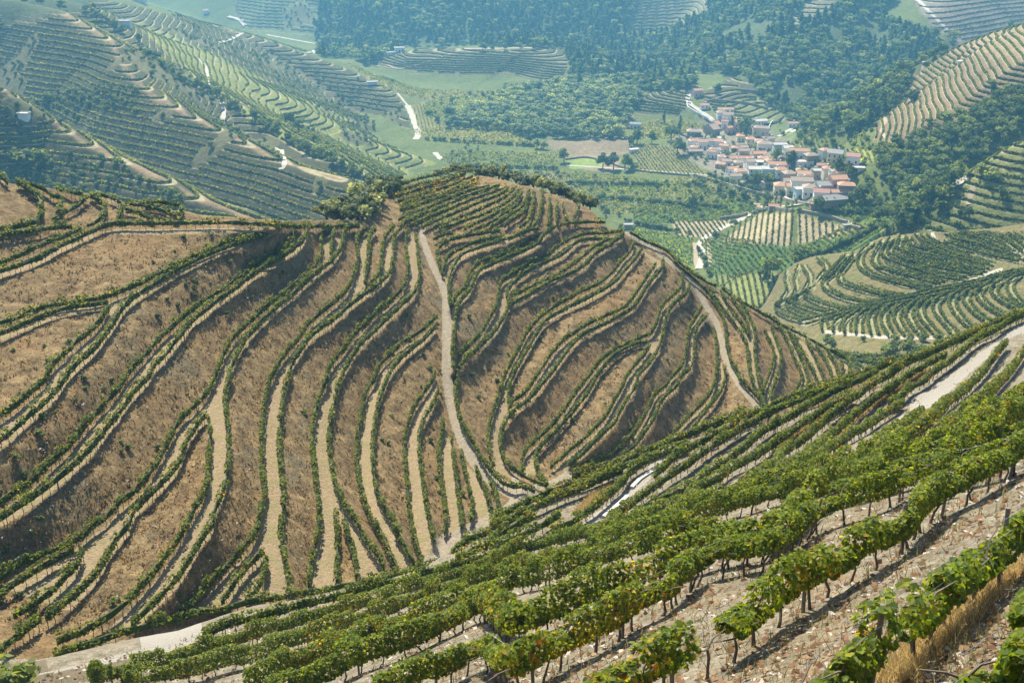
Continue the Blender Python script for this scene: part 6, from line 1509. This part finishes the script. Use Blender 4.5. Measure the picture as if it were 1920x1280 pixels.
low_wall("1288,192 1292,205 1330,226 1340,240", 1.6, .5, WALLS['white'], 'white wall along the outer side of the upper village road')
low_wall("1325,192 1345,188 1365,180 1378,177", 2.0, .6, WALLS['stone'], 'dark stone terrace wall left on the dome above the village')
low_wall("1388,172 1420,174 1446,176", 2.4, .6, WALLS['stone'], 'dark stone terrace wall high on the dome above the village')
low_wall("1340,190 1400,196 1440,206", 2.0, .6, WALLS['stone'], 'long dark terrace wall across the dome above the village')
low_wall("1300,330 1370,350 1450,372 1540,392", 1.8, .6, WALLS['stone'], 'long stone wall between the village and the green fields')
low_wall("1462,368 1480,378 1498,380", 1.6, .5, WALLS['white'], 'white garden wall at the village foot')
low_wall("1350,412 1400,404 1440,394 1484,398", 1.8, .6, WALLS['stone'], 'stone wall along the top of the fan shaped field')
low_wall("1498,397 1560,410 1612,432", 1.5, .6, WALLS['stone'], 'stone wall along the right edge of the fan shaped field')
low_wall("1440,244 1446,232 1450,229", 1.8, .5, WALLS['white'], 'bright kinked wall left of the walled garden')
low_wall("1060,300 1100,296 1140,306 1190,320 1290,330", 1.2, .6, WALLS['stone'], 'low stone wall beside the valley lane')
# ------------------------------------------------------------------ stones, fallen leaves and dry grass on the near slope
def px_scatter(n, poly, seed):
    g = np.random.default_rng(seed); poly = np.asarray(poly); out = []
    while len(out) < n:
        u = g.uniform(poly[:, 0].min(), poly[:, 0].max(), n * 3); v = g.uniform(poly[:, 1].min(), poly[:, 1].max(), n * 3)
        m = in_poly(poly, u, v); out += list(zip(u[m], v[m]))
    q = np.array(out[:n]); s = slope.depth(q[:, 0], np.minimum(q[:, 1], 1289))
    return ray(q[:, 0], q[:, 1]) * s[:, None], s, g
NEARP = trace("Z -20,1285 380,1190 700,1110 960,1030 1180,985 1450,880 1700,820 1925,740 1925,1285")
MIDP = trace("Z 860,1060 1000,975 1200,890 1450,800 1700,700 1925,610 1925,740 1700,820 1450,880 1180,985 960,1040")
def rocks(name, n, poly, lo, hi, seed, mat):
    C_, s, g = px_scatter(n, poly, seed)
    base = np.array([(-.5, -.35, -.12), (.45, -.4, -.15), (.55, .3, -.12), (-.4, .42, -.15), (-.35, -.2, .2), (.3, -.25, .24), (.38, .2, .2), (-.25, .25, .26)])
    sc = (lo + (hi - lo) * g.random(n) ** 3)[:, None, None] * (s / 30.0 if poly is NEARP else 1 + 0 * s)[:, None, None] ** .5
    jit = base[None] * (.6 + .8 * g.random((n, 8, 1))) * sc * np.array([1, .8, .7])
    a = g.random(n) * 6.28; ca, sa = np.cos(a)[:, None], np.sin(a)[:, None]
    V = np.stack([jit[..., 0] * ca - jit[..., 1] * sa, jit[..., 0] * sa + jit[..., 1] * ca, jit[..., 2]], -1) + C_[:, None]
    q = np.array([(0, 3, 2, 1), (4, 5, 6, 7), (0, 1, 5, 4), (1, 2, 6, 5), (2, 3, 7, 6), (3, 0, 4, 7)])
    F = (np.arange(n)[:, None, None] * 8 + q[None]).reshape(-1, 4)
    return tag(link(name, mesh_np(name, V.reshape(-1, 3), F, [mat])), "loose schist stones strewn between the near vine rows", "stones", None, "stuff")
MAT_STONE = plain("schist_stone", (.36, .325, .275), .9, .3, 2.5)
rocks("stones", 3000, NEARP, .03, .26, 31, MAT_STONE)
rocks("stones", 2200, MIDP, .05, .32, 32, MAT_STONE)
def litter(n, poly, seed):
    C_, s, g = px_scatter(n, poly, seed); C_[:, 2] += .02 + .05 * g.random(n)
    nv = g.normal(0, .45, (n, 3)) + np.array([-.2, .35, 1.0]); nv /= np.linalg.norm(nv, axis=1, keepdims=True)
    t1 = np.cross(nv, g.normal(0, 1, (n, 3))); t1 /= np.linalg.norm(t1, axis=1, keepdims=True); t2 = np.cross(nv, t1); sz = (.05 + .05 * g.random(n))[:, None] * np.sqrt(s / 22)[:, None]
    V = np.stack([C_ - t1 * sz, C_ - t2 * sz * .8, C_ + t1 * sz, C_ + t2 * sz * .9], 1).reshape(-1, 3)
    pal = np.array([(.25, .14, .08), (.20, .115, .07), (.30, .21, .13), (.15, .09, .06)]); cc = pal[g.integers(0, 4, n)] * (.6 + .8 * g.random(n))[:, None]
    return tag(link("fallen_leaves", mesh_np("fallen_leaves", V, np.arange(4 * n).reshape(-1, 4), [MAT_DRY], attrs=dict(leaf=np.repeat(cc, 4, 0)))), "dry fallen vine leaves under the near rows", "leaf litter", None, "stuff")
litter(4500, NEARP, 41)
def grass(name, n, poly, h, seed, pal, label, surf=None, blades=5, wide=.012):
    if surf is None: C_, s, g = px_scatter(n, poly, seed)
    else: C_, s, g = surf
    n = len(C_)
    c = np.repeat(C_, blades, 0); m = len(c); c = c + np.c_[g.normal(0, .10, (m, 2)), np.zeros(m)]
    lean = g.normal(0, .55, (m, 3)); lean[:, 2] = 1; hh = (h * (.5 + g.random(m)))[:, None]
    a = g.random(m) * 6.28; w = np.stack([np.cos(a), np.sin(a), 0 * a], -1) * wide * (np.repeat(s, blades) / 20)[:, None]
    V = np.stack([c - w - [0, 0, .03], c + w - [0, 0, .03], c + lean * hh], 1).reshape(-1, 3)
    cc = np.array(pal)[g.integers(0, len(pal), m)] * (.65 + .7 * g.random(m))[:, None]
    return tag(link(name, mesh_np(name, V, np.arange(3 * m).reshape(-1, 3), [MAT_DRY], attrs=dict(leaf=np.repeat(cc, 3, 0)))), label, "grass", None, "stuff")
DRY = [(.46, .35, .17), (.54, .43, .23), (.38, .27, .13), (.48, .39, .21)]
grass("dry_grass", 1700, GOLD[2], .17, 51, DRY, "golden dry grass strip beside the nearest vine rows")
for i, gp in enumerate((GOLD[0], GOLD[1], GOLD[3])): grass("dry_grass", 1800, gp, .3, 60 + i, DRY, "golden dry grass between two mid slope rows")
grass("weeds", 2600, NEARP, .2, 71, [(.20, .17, .08), (.13, .14, .05), (.28, .22, .12)], "sparse weeds on the stony near slope", blades=4)
# tufts of dry grass and low scrub on the banks of the brown hill
g = np.random.default_rng(81); n = 17000
u = g.uniform(-40, 1620, n); v = g.uniform(425, 1180, n)
ok = (v > np.interp(u, HILL_TOP[:, 0], HILL_TOP[:, 1]) + 14) & (v < np.interp(u, SLOPE_TOP[:, 0], SLOPE_TOP[:, 1]) + 8) & (bilin(hp, u, v) < .1) & (bilin(htk, u, v) < .1) & (bilin(smooth_mask(hard, 2), u, v) < .3)
u, v = u[ok], v[ok]; C_ = on_hill(u, v)
BANK = [(.22, .155, .08), (.29, .21, .11), (.18, .125, .065), (.26, .185, .10), (.15, .12, .065)]
grass("bank_grass", 0, None, .26, 0, BANK, "dry brown grass on the banks of the terraced hill", (C_, bilin(hs, u, v), g), 3, .016)
shr = fbm(C_[:, 0] / 14, C_[:, 1] / 14, 3) > -.02
sel = np.nonzero(shr)[0][::26][:300]
wood("low_scrub", C_[sel], next(o for o in bpy.data.objects if o.name.startswith("crown") and o.data in [q[0] for q in KINDS['bush']]), .3, .8, 1.4, "small dark scrub on the banks of the terraced hill") if len(sel) else None
p = ray(18, 1296) * 1.0 / float(slope.w(np.array(18.0), np.array(1289.0)))
tree('bush', p, 2.6, 'leafy bush in the bottom left corner beside the dirt road', None, 1.5)
ns = 1600; js = g.integers(0, len(C_), ns)
Cs = C_[js] + np.c_[g.normal(0, .5, (ns, 2)), np.zeros(ns)]; Cs[:, 2] += -.05
_pxs = px_scatter
px_scatter = lambda n, poly, seed: (Cs, bilin(hs, u[js], v[js]), np.random.default_rng(seed))
rocks("bank_stones", ns, None, .08, .34, 91, MAT_STONE)["label"] = "loose schist stones on the banks of the terraced hill"
px_scatter = _pxs
# concrete channel beside the white road
def kerb(txt, h, w, mat, label):
    Lp = resample(trace(txt), 6.0); B = resample(ray(Lp[:, 0], Lp[:, 1]) * slope.depth(Lp[:, 0], Lp[:, 1])[:, None], 1.0)
    t = np.gradient(B[:, :2], axis=0); t /= np.linalg.norm(t, axis=1, keepdims=True); nrm = np.stack([-t[:, 1], t[:, 0]], -1)
    mb = MB(); V = []
    for p, q in zip(B, nrm): V += [(p[0] - q[0] * w, p[1] - q[1] * w, p[2] - .3), (p[0] - q[0] * w, p[1] - q[1] * w, p[2] + h), (p[0] + q[0] * w, p[1] + q[1] * w, p[2] + h), (p[0] + q[0] * w, p[1] + q[1] * w, p[2] - .3)]
    F = []
    for i in range(len(B) - 1):
        for a, b_ in ((0, 1), (1, 2), (2, 3)): F.append((i * 4 + a, i * 4 + b_, i * 4 + 4 + b_, i * 4 + 4 + a))
    F += [(0, 3, 2, 1), tuple((len(B) - 1) * 4 + k for k in range(4))]
    mb.add(V, F); return tag(mb.build("road_edge", mat), label, "kerb")
MAT_CONC = plain("concrete_edge", (.55, .53, .49), .9, .12, 2)
kerb("o 950,495 1040,420 1150,320", .22, .16, MAT_CONC, "lower concrete edge of the white road")
kerb("n 20,785 100,705 210,640", .22, .16, MAT_CONC, "upper concrete edge of the white road")

# ------------------------------------------------------------------ haze: one closed box of pale air
mb = MB(); mb.box(-2300, 2300, -60, 2900, -290, 6)
hm = bpy.data.materials.new("air"); hm.use_nodes = True; nt = hm.node_tree
for n_ in list(nt.nodes):
    if n_.type == 'BSDF_PRINCIPLED': nt.nodes.remove(n_)
pv = nt.nodes.new('ShaderNodeVolumePrincipled'); pv.inputs['Color'].default_value = (.22, .62, .98, 1); pv.inputs['Density'].default_value = HAZE; pv.inputs['Anisotropy'].default_value = 0.35
nt.links.new(pv.outputs[0], nt.nodes['Material Output'].inputs['Volume'])
tag(mb.build("haze", hm), kind="stuff")
